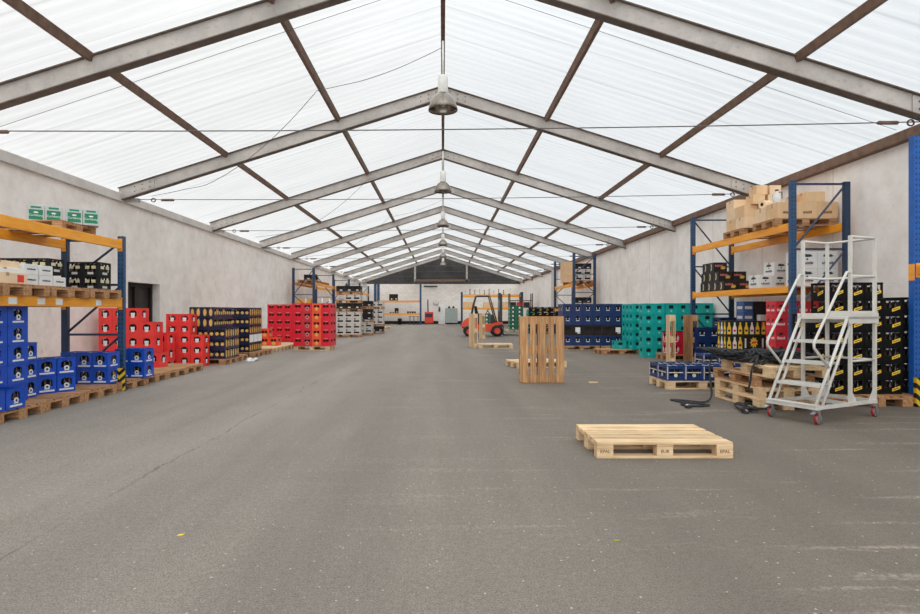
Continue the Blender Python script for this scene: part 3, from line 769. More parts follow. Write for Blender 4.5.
ROWS = {0: 'bottom row', 1: 'second row up', 2: 'third row up', 3: 'fourth row up', 4: 'fifth row up', 5: 'sixth row up', 6: 'seventh row up', 7: 'eighth row up'}
ORD = ['first', 'second', 'third', 'fourth', 'fifth', 'sixth', 'seventh', 'eighth', 'ninth', 'tenth']
SEEN = {}
def crate(kind, loc, rz, label, group, size=None, bot='', extra=''):
    p = crate_proto(kind, size, bot, extra)
    SEEN[label] = SEEN.get(label, 0)+1
    if not p[2]:
        p[2] = True; o = p[0]; o.location = loc; o.rotation_euler = (0, 0, rz); tag(o, label, 'crate', group); return o
    return dup(p[0], p[1], loc, rz, label, group)
def stack(kind, x0, y0, z0, heights, ndep, place, desc, rz=0, size=None, aisle='r', bot='', topbot='', full_top=False, rkind=None, group=None, from_word='wall', swap=False, jit=.004):
    """grid of crates: (x0,y0) is the near left corner; heights[c] rows per column; only the outer crates that can be seen are built"""
    w, d, h = size or SPEC[kind][1]
    ca, sa = math.cos(rz), math.sin(rz); n = len(heights); r = random.Random(place+desc)
    for c in range(n):
        for k in range(ndep):
            hh = heights[c] if not isinstance(heights[c], (list, tuple)) else heights[c][min(k, len(heights[c])-1)]
            for j in range(hh):
                edge = (c == n-1) if aisle == 'r' else (c == 0)
                nb = 0
                if aisle == 'r' and c < n-1: nb = heights[c+1] if not isinstance(heights[c+1], (list, tuple)) else heights[c+1][min(k, len(heights[c+1])-1)]
                if aisle == 'l' and c > 0: nb = heights[c-1] if not isinstance(heights[c-1], (list, tuple)) else heights[c-1][min(k, len(heights[c-1])-1)]
                top = full_top and j == hh-1
                if not (k == 0 or edge or top or j >= nb): continue
                if k > 0 and not (edge or top or j >= nb): continue
                lx, ly = (c+.5)*w, (k+.5)*d
                x = x0+lx*ca-ly*sa+r.uniform(-jit, jit)*.5; y = y0+lx*sa+ly*ca+r.uniform(-jit, jit)*.5
                kd = rkind(c, k, j) if rkind else kind
                ex = ''
                if isinstance(kd, tuple): kd, ex = kd
                row = 'top row' if j == hh-1 and hh > 1 else ROWS[j]
                if hh == 1: row = ''
                cc = (c if (from_word == 'wall') == (aisle == 'r') else n-1-c)
                parts = [desc, row]
                if n > 1: parts.append(f'{ORD[cc]} from {from_word}')
                if ndep > 1: parts.append('front' if k == 0 else f'{ORD[k]} back')
                lab = ', '.join([q for q in parts if q])+', '+place
                bb = bot
                if topbot and (j == hh-1): bb = topbot
                crate(kd, (x, y, z0+j*h), rz, lab, group or desc+'s '+place, size, bb, ex)
# ------------------------------------------------------------------ left side goods
PZ = .144
BS = (.34, .27, .245)
stack('blue', -5.76, 6.72, PZ, [5], 2, 'tall stack at picture edge', 'blue crate', size=(.36, .35, .245), bot='r', rz=0, group='blue crates under the rack')
stack('blue', -5.84, 7.48, PZ, [3], 1, 'behind the tall blue stack', 'blue crate', size=(.34, .25, .245), bot='r', group='blue crates under the rack')
for k, nm in enumerate(('picture-edge', 'inner')):
    crate('blue', (-5.225, 6.43+.32*k, PZ), 0, f'single blue crate at the front pallet edge below the tall stack, {nm} one', 'blue crates under the rack', (.34, .31, .245), 'r')
# two by two, turned towards the camera
for c in range(2):
    for j in range(2):
        a = R(60); x = -5.58+.235*(c*.255+.125)/.25-.145; y = 7.84+.40*(c*.255+.125)/.46*.46+.0
        x = -5.59+math.cos(a)*(.13+.255*c)-math.sin(a)*.17; y = 7.84+math.sin(a)*(.13+.255*c)+math.cos(a)*.17
        crate('blue', (x, y, PZ+.245*j), a, f'blue crate in the small turned pair of stacks, {["bottom", "top"][j]} one, {["nearer", "farther"][c]} stack', 'blue crates under the rack', (.25, .34, .245), 'fa' if j else 'f')
stack('blue', -6.03, 8.98, PZ, [2, 2, 2], 1, 'low block by striped post guard', 'blue crate', size=(.25, .34, .25), bot='f', topbot='a', full_top=True, group='blue crates under the rack')
stack('blue', -5.66, 9.82, PZ, [2, 2], 1, 'low block past the striped guard', 'blue crate', size=(.255, .34, .252), bot='fr', topbot='a', group='blue crates under the rack')
# bright red crates by the doorway
stack('red', -7.5, 12.4, PZ, [4, 4, 4], 1, 'red stack before the dark door', 'bright red crate', size=(.3, .4, .305), bot='f', group='bright red crates along the aged wall')
stack('red', -6.58, 12.35, PZ, [3], 1, 'beside the stack at the door', 'bright red crate', size=(.31, .42, .305), bot='fr', group='bright red crates along the aged wall')
stack('red', -6.5, 12.82, PZ, [2], 1, 'step behind the door stack', 'bright red crate', size=(.3, .38, .33), bot='fr', group='bright red crates along the aged wall')
crate('red', (-5.93, 11.8, PZ), 0, 'single bright red crate on the pallet beside the low blue crates', 'bright red crates along the aged wall', (.3, .34, .3), 'fr')
stack('red', -6.48, 13.32, 0, [5, 5], 1, 'before the navy and gold crates', 'bright red crate', size=(.29, .36, .246), bot='f', group='bright red crates along the aged wall')
stack('red', -5.89, 13.3, 0, [3], 1, 'stub stack before navy-gold crates', 'bright red crate', size=(.3, .36, .246), bot='fr', group='bright red crates along the aged wall')
# navy crates with gold discs
stack('navygold', -6.45, 13.74, PZ, [3, 3, 3], 3, 'navy-gold block, nearer pallet', 'navy gold-disc crate', size=(.4, .31, .25), bot='f', group='navy crates with gold discs', jit=.001)
stack('navygold', -6.12, 13.74, PZ+.75, [2, 2], 3, 'upper tier, nearer pallet', 'navy gold-disc crate', size=(.3, .4, .25), bot='f', group='navy crates with gold discs', jit=.001)
stack('navygold', -6.6, 15.9, PZ, [5, 5, 5], 3, 'navy-gold block, farther pallet', 'navy gold-disc crate', size=(.4, .36, .25), group='navy crates with gold discs', rkind=lambda c, k, j: ('navygold', 'grey') if (j == 1 and c == 2) else 'navygold', jit=.001)
# orange-red crates, small
stack('orangered', -6.1, 19.0, PZ, [[2], [1]], 1, 'on the bare pale pallets', 'small orange-red crate', size=(.3, .4, .28), bot='', group='orange-red crates')
# deep red block along the wall and on the pallet in the aisle
stack('deepred', -6.52, 21.15, PZ, [5, 5, 5, 5], 4, 'block by the wall', 'deep red crate', size=(.3, .4, .28), group='deep red crates by the wall')
pallet('pine_', (-4.3, 19.15, 0), R(-3), 'pale pallet under the tall red stack standing out in the aisle', 'pallets lying on the floor')
def rk(c, k, j):
    if k == 0 and c == 2: return 'orange'
    if k == 0 and c == 1: return 'greyred'
    return 'deepred'
stack('deepred', -4.93, 18.76, PZ, [5, 5, 5, 5], 2, 'stack in the aisle', 'deep red crate', rz=R(-3), size=(.31, .39, .282), rkind=rk, group='deep red crates on the aisle pallet')
for q, dx in enumerate((.2, .75, 1.0)):
    b = MB(); b.lathe([(.03, 0), (.035, .01), (.035, .09), (.014, .14), (.014, .18)], 'white' if q else 'grey', 10)
    tag(b.build('bottle', None, (-4.75+dx, 18.9, PZ+.282*5)), f'pale bottle standing on top of the red aisle stack, {["wall-side", "middle", "aisle-side"][q]} one', 'bottle', 'bottles on the red stack')
# kegs and mixed white crates further down
def kegstack(x0, y0, place, cols, layers):
    z = 0
    n = 0
    for li, (kind, rows, skip) in enumerate(layers):
        pallet('mixw_', (x0+.6, y0+.4, z), 0, f'pallet in mixed pale crate stack, {ORD[li]} from the floor, {place}', 'pallets in the mixed crate stacks'); z += PZ
        h = SPEC[kind][1][2]
        for j in range(rows):
            for c in range(cols):
                if c < skip: continue
                crate(kind, (x0+.2+.4*c, y0+.16, z), 0, f'{"pale" if kind == "keg" else "dark"} mixed crate, tier {ORD[li]}, row {ORD[j]}, column {ORD[c]}, {place}', 'mixed crates '+place)
                if c == cols-1: crate(kind, (x0+.2+.4*c, y0+.47, z), 0, f'{"pale" if kind == "keg" else "dark"} mixed crate, tier {ORD[li]}, row {ORD[j]}, rear, {place}', 'mixed crates '+place)
            z += h
kegstack(-5.25, 28.0, 'stack beside far rack', 3, [('keg', 4, 0), ('darkcrate', 1, 0), ('keg', 1, 1), ('darkcrate', 1, 0)])
kegstack(-4.95, 30.2, 'second mixed stack', 3, [('keg', 2, 0), ('darkcrate', 2, 0), ('darkcrate', 1, 0), ])
kegstack(-4.6, 32.5, 'third mixed stack', 3, [('darkcrate', 1, 0), ('keg', 3, 0), ('keg', 1, 0)])
kegstack(-6.75, 28.4, 'inside far rack bay', 2, [('keg', 3, 0)])
for k in range(3):
    pallet('mixw_', (-7.0+.15, 29.0+1.35*k, 2.72), P2, f'pallet high on the far dark blue rack, {ORD[k]} from camera', 'pallets on the far rack')
for k in range(3):
    crate('keg', (-6.85+.0, 28.6+.45*k, 1.55), 0, f'pale crate on the middle beams of the far blue rack, {ORD[k]} from camera', 'pale crates on the far rack')
    crate('darkcrate', (-6.85, 29.0+.6*k, 2.72+PZ), 0, f'dark crate on the top level of the far rack, {ORD[k]} from camera', 'dark crates on the far rack')
b = empty('cardboard_box', (-6.85, 28.2, 1.55))
MB().box(-.34, .34, -.2, .2, 0, .34, solid('orange_board', (226, 150, 54), .7)).build('carton', b); MB().box(-.34, .34, -.03, .03, .34, .343, 'tape').build('tape', b)
tag(b, 'orange carton on the near end of the far dark blue rack', 'box')
for k, (x, y) in enumerate(((-5.0, 39), (-4.4, 41.5))):
    pallet('pine_', (x, y, 0), R(20*k), f'small pale pallet on the floor before the back corner, {["nearer", "farther"][k]}', 'pallets in the back corner')

# left rack, middle level: pallets, cartons, black crates
SZ = 1.49
for k, y in enumerate((6.3, 7.14, 7.98, 8.82)):
    pallet('mixw', (-5.80, y, SZ), 0, f'worn pallet on the rack\'s middle beams above blue crates, {ORD[k]} from the picture edge', 'pallets on the near rack')
S1 = SZ+PZ
def carton(loc, sx, sy, sz, mat, label, group, rz=0, prints=None, name='cardboard_box', tape=True):
    e = empty(name, loc, rz)
    MB().box(-sx/2, sx/2, -sy/2, sy/2, 0, sz, mat, bev=.004).build('carton', e)
    if tape:
        t = MB(); t.box(-sx/2+.002, sx/2-.002, -.025, .025, sz+.0002, sz+.002, 'tape'); t.box(-sx/2-.001, -sx/2, -.025, .025, sz*.7, sz+.002, 'tape'); t.box(sx/2, sx/2+.001, -.025, .025, sz*.7, sz+.002, 'tape'); t.build('tape', e)
    if prints:
        L = MB(); F = fxs(sx, sy); prints(L, F, sx, sy, sz); L.build('label_print', e)
    return tag(e, label, 'box', group)
def pr_redlabel(L, F, sx, sy, sz):
    decal(L, F['r'][1], rect(sy*.32, .11, sz*.15, sz*.85), .001, 'redp')
def pr_small(L, F, sx, sy, sz):
    r = random.Random(3)
    letters(L, F['r'][1], -sy*.3, sy*.3, sz*.45, sz*.16, 'ink', r); decal(L, F['f'][1], rect(0, sx*.5, sz*.4, sz*.55), .001, 'grey')
k = 0
for c, (y, rows) in enumerate(((7.38, 2), (7.66, 2), (7.93, 1))):
    for j in range(rows):
        carton((-5.43, y, S1+.137*j), .2, .25, .135, 'wbox', f'small white carton on the rack, {["bottom", "top"][j]+" of" if rows > 1 else "single one as"} the {ORD[c]} pile from picture edge', 'white cartons on the near rack', prints=pr_small, tape=False)
for j, (zz, hh, x) in enumerate(((0, .13, -5.42), (.132, .06, -5.45), (.194, .09, -5.52))):
    carton((x, 6.86, S1+zz), .36, .66, hh, 'cardb2' if j != 1 else 'paper', f'flat tan carton on the near rack at picture edge, {["bottom one with red label", "thin pale middle one", "top one"][j]}', 'flat cartons on the near rack', prints=pr_redlabel if j == 0 else None)
stack('bcrate', -6.28, 7.9, S1, [2, 2, 2], 1, 'on rack behind white cartons', 'black crate', size=(.27, .34, .2), bot='f', topbot='a', group='black crates on the near rack')
stack('bcrate', -5.85, 8.85, S1, [2, 2], 1, 'on rack between white cartons and post', 'black crate', size=(.25, .34, .215), bot='fr', topbot='a', group='black crates on the near rack')
# left rack, top level
T0 = 2.46
pallet('mixw', (-6.05, 8.55, T0), 0, 'worn pallet on the top beams of the near rack, under the green boxes', 'pallets on the near rack')
me_carls = text_mesh('Carlsberg', .044, 'white')
for k in range(4):
    a = R(34); u = .02+.215*k+(.04 if k > 1 else 0)+.1
    x = -6.03+math.cos(a)*u-math.sin(a)*.13; y = 8.235+math.sin(a)*u+math.cos(a)*.13
    e = empty('drinks_box', (x, y, T0+PZ), a); w_ = .208
    MB().box(-w_/2, w_/2, -.13, .13, 0, .24, 'greybox', bev=.004).build('carton', e)
    L = MB(); F = fxs(w_, .26)
    for s in ('f', 'r', 'l'): decal(L, F[s][1], rect(0, F[s][0]*.82, .03, .175), .001, 'green'); decal(L, F[s][1], rect(0, F[s][0]*.6, .195, .222), .001, 'green')
    for s in ('f', 'r'): decal(L, F[s][1], disc(-.0, .135, .03, .012), .0016, 'white')
    L.build('label_print', e)
    put_text(me_carls, e, (0, -.1316, .092), (R(90), 0, 0))
    t = bpy.data.objects.new('lettering', me_carls); C.objects.link(t); t.parent = e; t.location = (w_/2+.0016, 0, .092); t.rotation_euler = (R(90), 0, R(90))
    tag(e, f'grey box with green panels on the top shelf, {ORD[k]} from the picture edge', 'box', 'grey and green boxes')

# ------------------------------------------------------------------ right side goods
# black crate wall behind the steps
stack('black', 5.06, 7.92, PZ, [5, 7, 7, 7, 6], 1, 'behind the rolling steps', 'black yellow-label crate', size=(.265, .34, .222), aisle='l', bot='f', from_word='aisle', group='black crates behind the steps')
stack('black', 6.47, 8.04, PZ, [6, 6], 1, 'beside the bright blue post', 'black crate', size=(.27, .34, .225), aisle='l', bot='f', from_word='aisle', group='black crates beside the post', jit=.002)
crate('black', (6.3, 8.12, PZ+6*.2251+.0), 0, 'lone black crate set back on top of the wall beside the blue post', 'black crates behind the steps', (.265, .34, .222), 'f') if False else None
for k, x in enumerate((5.5, 6.31, 7.12)):
    pallet('mixw', (x, 8.33, 0), P2, f'pallet under the black crate wall, {["aisle-side", "middle", "wall-side"][k]} one', 'pallets under the black crates')
# stack of empty pallets with straps
for j, (dx, dy, rz, kd) in enumerate(((0, 0, 90, 'pine'), (.01, .02, 90.6, 'pine'), (.03, .13, 89.2, 'mixw'), (.06, -.1, 91.5, 'pine'))):
    pallet(kd, (4.53+dx, 8.06+dy, PZ*j), R(rz), f'empty pallet in the strap-covered stack before the steps, {["bottom", "second", "third", "top"][j]} one', 'empty pallets stacked beside the steps')
# crate layer on a pallet
pallet('pine', (4.3, 9.72+.1, 0), 0, 'pale pallet carrying one layer of navy crates beside the strap-covered stack', 'pallets lying on the floor')
for c in range(4):
    for k in range(2):
        crate('navylow', (3.85+.302*c, 9.62+.4*k, PZ), 0, f'navy crate in the single layer before the end-standing pallets, {ORD[c]} from aisle, {["front", "rear"][k]}', 'navy crates in one layer', (.3, .4, .25), 'fa' )
# dark webbing straps
def strap_tangle(center, rx, ry, z, n, seed, label, turns=3, amp=.05, hang=None, width=.014):
    r = random.Random(seed); pts = []
    for i in range(n):
        a = 2*PI*turns*i/n; q = .5+.5*math.sin(i*1.7+seed)
        pts.append((center[0]+rx*q*math.cos(a+.6*math.sin(i*.9)), center[1]+ry*(.4+.6*q)*math.sin(a*1.13), z+abs(math.sin(i*2.3))*amp+.012))
    if hang: pts += hang
    P = [Vector(p) for p in pts]; out = []
    for i in range(len(P)-1):
        p0, p1, p2, p3 = P[max(i-1, 0)], P[i], P[i+1], P[min(i+2, len(P)-1)]
        for t in (0, .25, .5, .75):
            out.append(.5*((2*p1)+(-p0+p2)*t+(2*p0-5*p1+4*p2-p3)*t*t+(-p0+3*p1-3*p2+p3)*t**3))
    out.append(P[-1]); m = MB(); m.tube(out, width, 'strap', 5)
    return tag(m.build('lashing_strap'), label, 'strap', 'dark lashing straps')
TZ = PZ*4
strap_tangle((4.35, 7.95, 0), .32, .42, TZ, 46, 1, 'dark strap heaped on the top pallet of the empty stack, aisle side', 5, .09)
strap_tangle((4.75, 8.0, 0), .3, .4, TZ, 46, 2, 'dark strap heaped on the top pallet, side towards the steps', 6, .1)
strap_tangle((4.3, 8.3, 0), .35, .28, TZ, 40, 3, 'dark strap heaped at the rear of the top empty pallet', 5, .08)
strap_tangle((4.6, 7.75, 0), .22, .22, TZ, 30, 4, 'dark strap heaped at the front corner with an end hanging down the stack', 4, .08,
             [(4.22, 7.62, TZ+.03), (4.1, 7.55, TZ-.03), (4.08, 7.56, TZ-.2), (4.07, 7.6, TZ-.33)])
strap_tangle((4.25, 8.45, 0), .18, .14, TZ, 20, 5, 'dark strap trailing off the stack onto the floor towards the aisle', 3, .06,
             [(4.02, 8.5, TZ+.02), (3.93, 8.4, .45), (3.9, 8.3, .25), (3.86, 8.2, .08), (3.7, 8.05, .015), (3.45, 8.2, .015), (3.3, 8.25, .015), (3.4, 8.0, .02), (3.62, 7.75, .02), (3.35, 7.7, .015), (3.28, 7.85, .02), (3.5, 8.0, .02)])
strap_tangle((3.98, 7.45, 0), .2, .28, 0, 34, 6, 'dark strap tangled on the floor at the foot of the empty pallets', 4, .05)
strap_tangle((4.3, 8.25, 0), .42, .5, TZ+.03, 70, 11, 'dark strap lying uppermost across the whole heap on the empty pallets', 9, .12)
strap_tangle((4.62, 7.95, 0), .4, .45, TZ+.03, 70, 12, 'dark strap looped widest over the heap towards the rolling steps', 8, .13)
strap_tangle((4.88, 7.75, 0), .1, .16, TZ, 14, 8, 'dark strap hanging over the near end of the stack beside the steps', 2, .06, [(4.95, 7.45, TZ+.02), (4.97, 7.4, TZ-.1), (4.96, 7.4, TZ-.24)])
for k, (x, y) in enumerate(((3.28, 7.62), (3.83, 7.22))):
    m = MB(); m.box(-.04, .04, -.03, .03, 0, .04, 'forkd', bev=.004); m.tube([(-.05, 0, .045), (.05, 0, .045)], .012, 'zinc', 6)
    tag(m.build('ratchet_buckle', None, (x, y, 0), .5+k), f'small ratchet buckle on the floor by the {["aisle-most", "nearest"][k]} strap loop', 'buckle', 'ratchet buckles')

# standing pallets near the teal crates
standing('pine', 5.75, 14.2, R(-106), 'pale pallet standing edge-on before the red and white crates')
standing('mixw', 6.2, 14.1, R(-99), 'browner pallet standing edge-on beside the rack\'s far striped guard')
# big brown pallet and others mid-hall
standing('old', 1.79, 10.42, R(1), 'big worn brown pallet standing on end in mid-hall, deck facing camera', R(-2))
pallet('pine', (2.17, 13.35, 0), R(14), 'pale pallet lying flat behind the big brown standing pallet', 'pallets lying on the floor')
standing('pine', 1.16, 20.5, R(-80), 'pale pallet standing on end beside its flat twin, before the forklift')
pallet('pine_', (1.85, 20.2, 0), R(-2), 'pale pallet lying flat at the foot of the upright one, before the forklift', 'pallets lying on the floor')
standing('pine', 1.92, 26.9, R(-84), 'pale pallet standing on end right against the forklift side')
# navy wall
for k in range(2): pallet('mixw_', (4.6+1.25*k, 19.3, 0), 0, f'pallet under the dark navy crate wall, {["aisle-side", "wall-side"][k]} one', 'pallets under the navy wall')
stack('navy', 3.98, 18.95, PZ, [4]*6, 2, 'wall behind teal crates', 'dark navy crate', size=(.335, .4, .348), aisle='l', from_word='aisle', rkind=lambda c, k, j: ('darkcrate', 'label') if (j == 1 and c in (1, 5) and k == 0) else (('darkcrate', 'plain') if j == 1 and k == 0 else 'navy'), group='dark navy crates in the wall', jit=.001)
# teal block
pallet('mixw', (5.3, 17.35, 0), R(4), 'bare-fronted pallet jutting out before the dark navy wall', 'pallets under the teal crates')
pallet('mixw_', (6.55, 17.3, 0), 0, 'pallet hidden under the teal crate block', 'pallets under the teal crates')
stack('teal', 5.62, 16.0, 0, [5, 5], 1, 'front stack on the floor', 'teal crate', size=(.305, .38, .302), aisle='l', bot='', from_word='aisle', group='teal crates in the front stack')
stack('teal', 5.64, 16.95, PZ, [5], 3, 'side behind the front stack', 'teal crate', size=(.32, .34, .274), aisle='l', from_word='aisle', group='teal crates on the pallet')
stack('teal', 6.26, 16.05, 0, [5]*4, 1, 'row against the panelled wall', 'teal crate', size=(.34, .4, .304), aisle='l', from_word='aisle', group='teal crates against the panelled wall')
crate('teal', (5.42, 17.55, PZ), 0, 'small lone teal crate on the jutting pallet before the navy wall', 'teal crates on the pallet', (.36, .3, .24))
pallet('mixw_', (6.5, 15.4, 0), 0, 'pallet under the small red and white crates', 'pallets under the teal crates')
stack('redwhite', 5.93, 15.1, PZ, [2, 2, 2], 1, 'before the teal crates', 'red and white crate', size=(.4, .3, .3), aisle='l', from_word='aisle', group='red and white crates')
tag(MB().box(-.6, .6, -.15, .15, 0, .02, 'bbox').build('tray', None, (6.5, 15.25, PZ+.6)), 'flat black tray lying over the small red and white crates', 'tray')
# under the right rack
def pr_logo2(L, F, sx, sy, sz):
    r = random.Random(9)
    for s in ('f', 'l'):
        W_, fx = F[s]
        for cu in (-W_*.25, W_*.25) if W_ > .3 else (0,):
            decal(L, fx, disc(cu+.01, sz*.66, W_*.08, sz*.09), .001, 'bbox'); decal(L, fx, disc(cu-.02, sz*.58, W_*.05, sz*.06), .0012, 'bbox'); letters(L, fx, cu-W_*.17, cu+W_*.17, sz*.26, sz*.18, 'white', r, .0014)
for k, x in enumerate((6.62, 7.05, )):
    for j in range(5):
        carton((x+.0, 11.15, PZ+.27*j), .42, .32, .268, solid('red_cardboard', (214, 44, 58), .6), f'red carton with white logos under the rack, {["bottom", "second", "third", "fourth", "top"][j]} of the {["aisle", "wall"][k]}-side pile', 'red cartons', prints=pr_logo2, tape=False)
pallet('mixw_', (6.93, 11.3, 0), 0, 'pallet under the red cartons with white logos', 'pallets under the right rack')
def pr_bottles(L, F, sx, sy, sz):
    for s in ('f', 'l'):
        W_, fx = F[s]; n = 3
        for q in range(n):
            cu = -W_/2+W_*(q+.5)/n; mt = 'yellow' if q != 1 else 'paper'
            decal(L, fx, [(cu-.042, sz*.08), (cu+.042, sz*.08), (cu+.042, sz*.52), (cu+.018, sz*.72), (cu+.018, sz*.9), (cu-.018, sz*.9), (cu-.018, sz*.72), (cu-.042, sz*.52)], .001, mt)
            decal(L, fx, rect(cu, .05, sz*.26, sz*.4), .0018, 'redp' if q == 1 else 'ink')
def pr_bottles_r(L, F, sx, sy, sz):
    decal(L, F['f'][1], rect(0, sx*.9, sz*.45, sz*.95), .0008, 'redp'); pr_bottles(L, F, sx, sy, sz)
def pr_burst(L, F, sx, sy, sz):
    for s in ('f', 'l'):
        W_, fx = F[s]; pts = []
        for q in range(18):
            a = 2*PI*q/18; rr = (.36 if q % 2 else .24); pts.append((W_*.12+rr*W_*.9*math.cos(a)*.8, sz*.52+rr*sz*1.1*math.sin(a)))
        decal(L, fx, pts, .001, 'yellow'); decal(L, fx, [(W_*.0, sz*.42), (W_*.26, sz*.5), (W_*.26, sz*.62), (W_*.0, sz*.54)], .0018, 'redp'); decal(L, fx, rect(-W_*.38, W_*.1, sz*.15, sz*.8), .001, 'cream_print' if 'cream_print' in M else 'paper')
for c, x in enumerate((6.27, 6.64, 7.01)):
    for j in range(3):
        carton((x, 12.45, PZ+.315*j), .36, .4, .313, 'bbox', f'black display carton with yellow bottles, {["bottom", "middle", "top"][j]} row, {ORD[c]} from aisle, under rack', 'black and yellow cartons', prints=(pr_burst if j == 1 and c else pr_bottles_r if (c == 2 and j == 2) else pr_bottles), tape=False)
pallet('mixw_', (6.75, 12.65, 0), 0, 'pallet under the black cartons with yellow bottles', 'pallets under the right rack')
zt = PZ+.945
def pr_bluelab(L, F, sx, sy, sz):
    for s in ('f', 'l'): decal(L, F[s][1], rect(0, F[s][0]*.7, sz*.2, sz*.5), .001, 'grey')
for j in range(2): carton((6.62, 12.5, zt+.21*j), .22, .3, .208, solid('slate_blue_board', (52, 84, 136), .6), f'blue box standing on the black and yellow cartons, {["lower", "upper"][j]}', 'small boxes on the display cartons', prints=pr_bluelab, tape=False)
carton((6.9, 12.52, zt), .27, .3, .42, 'bbox', 'plain black box between blue boxes and the red carton pile', None, tape=False)
carton((6.9, 12.28, zt), .2, .14, .13, 'wbox', 'small white box in front of the plain black box under the rack', None, prints=pr_small, tape=False)
carton((7.14, 12.5, zt), .16, .3, .42, solid('dark_green_board', (28, 54, 48), .6), 'narrow dark green box wall-side of the plain black box', None, tape=False)
stack('navy', 6.05, 13.62, 0, [3, 3], 1, 'under rack by far post', 'navy crate', size=(.29, .4, .3), aisle='l', from_word='aisle', group='navy crates under the rack')
stack('navy', 6.66, 13.7, 0, [4, 4], 1, 'wall side under the rack', 'navy crate', size=(.3, .4, .285), aisle='l', from_word='aisle', group='navy crates under the rack')
pallet('mixw_', (5.65, 11.9, 0), 0, 'pallet under the low navy crates before the rack', 'pallets under the right rack')
stack('navylow', 5.3, 11.6, PZ, [1, 1, 1], 1, 'low layer before the rack', 'navy crate', size=(.31, .4, .28), aisle='l', from_word='aisle', bot='a', group='navy crates in one layer')
for j in range(5): carton((7.1, 10.45-.22, 0+.0+.33*j), .5, .34, .328, solid('maroon_board', (70, 36, 36), .7), f'dark maroon carton deep behind the steps, {["bottom", "second", "third", "fourth", "top"][j]} of its pile', 'maroon cartons', tape=False)

# right rack, middle level
SR = 1.775
def pr_dark(L, F, sx, sy, sz):
    r = random.Random(5)
    letters(L, F['f'][1], -sx*.4, sx*.12, sz*.55, sz*.22, 'pink', r); decal(L, F['f'][1], disc(sx*.2, sz*.45, sx*.17, sz*.17), .001, 'gold'); letters(L, F['f'][1], sx*.02, sx*.3, sz*.3, sz*.16, 'yellow', r, .0016)
    decal(L, F['l'][1], [(-.03, sz*.15), (.03, sz*.2), (.045, sz*.55), (.02, sz*.85), (-.02, sz*.85), (.0, sz*.5)], .001, 'cream_print'); 
M['cream_print'] = solid('cream_print', (206, 198, 160), .6)
rows = [(13.4, 4, 2, .0), (13.66, 3, 2, .0), (13.9, 2, 1, .0)]
for j, (y, nd, nf, _) in enumerate(rows):
    for c in range(nf):
        for k in range(nd):
            if c > 0 and k > 0: continue
            carton((6.62+.17-.17+.0+.34*c+.15, y+.15+.31*k, SR+.237*j), .32 if nf > 1 or j == 2 else .32, .3, .235, 'bbox', f'black printed box on the rack by its far post, {["bottom", "middle", "top"][j]} tier, {ORD[c]} across, {ORD[k]} deep', 'black printed boxes on the rack', prints=pr_dark, tape=False)
def pr_cloud(L, F, sx, sy, sz):
    r = random.Random(8)
    for s in ('f', 'l'):
        W_, fx = F[s]
        decal(L, fx, disc(0, sz*.74, W_*.26, sz*.07), .001, 'ink'); decal(L, fx, disc(-W_*.08, sz*.79, W_*.12, sz*.07), .0013, 'ink'); decal(L, fx, disc(W_*.1, sz*.78, W_*.1, sz*.06), .0015, 'ink')
        decal(L, fx, rect(0, W_*.08, sz*.5, sz*.6), .001, 'ink'); letters(L, fx, -W_*.3, W_*.3, sz*.26, sz*.15, 'ink', r)
        decal(L, fx, rect(0, W_*.5, sz*.2, sz*.22), .001, 'redp')
for c in range(4):
    carton((6.63+.298*c, 11.75+.15, SR), .29, .38, .265, 'wbox', f'white printed carton on the rack, lower row, {ORD[c]} from aisle, nearer half', 'white printed cartons', prints=pr_cloud)
for c in range(2):
    carton((6.95+.298*c, 11.75+.15, SR+.266), .29, .38, .265, 'wbox', f'white printed carton on the rack, upper row, {ORD[c]} from aisle', 'white printed cartons', prints=pr_cloud)
for c in range(2):
    for j in range(2):
        carton((6.98+.4*c, 11.1, SR+.335*j), .395, .36, .333, 'wbox', f'large white printed carton behind the step railing, {["lower", "upper"][j]}, {["aisle", "wall"][c]} side', 'white printed cartons', prints=pr_cloud)
# right rack, top level
TT = 2.95
pallet('mixw', (7.02, 11.42, TT), 0, 'dark worn pallet on the top beams, nearer the camera', 'pallets on the right rack')
pallet('mixw', (7.05, 12.72, TT), 0, 'dark worn pallet on the top beams, farther one', 'pallets on the right rack')
T1 = TT+PZ
def pr_line(L, F, sx, sy, sz):
    r = random.Random(4); letters(L, F['f'][1], -sx*.25, sx*.2, sz*.3, sz*.16, 'stampe', r)
for c in range(3):
    carton((6.68+.39*c, 11.24, T1), .385, .4, .32, 'cardb', f'brown carton in the long row on the nearer top pallet, {ORD[c]} from the aisle', 'brown cartons on the top beams', prints=pr_line)
for c in range(2):
    carton((6.63+.3*c, 11.66, T1), .28, .38, .3, 'cardb2', f'tan carton behind the long row on the nearer top pallet, {ORD[c]} from aisle', 'brown cartons on the top beams')
carton((7.22, 11.2, T1+.321), .36, .32, .2, 'cardb', 'single brown carton on top of the long carton row', 'brown cartons on the top beams')
carton((6.93, 11.35, T1+.321), .1, .2, .16, 'cardb', 'narrow brown carton behind the tall rack post on the carton row', 'brown cartons on the top beams')
t = MB(); t.lathe([(.085, 0), (.09, .01), (.09, .32), (.085, .33)], 'cardb2', 16, Matrix.Rotation(P2, 4, 'Y')); t.lathe([(.035, -.004), (.035, .0)], 'dark', 12, Matrix.Rotation(P2, 4, 'Y'))
tag(t.build('cardboard_roll', None, (6.55, 11.7, T1+.301+.09), R(20)), 'tan cardboard roll lying on the cartons beside the tall post', 'roll')
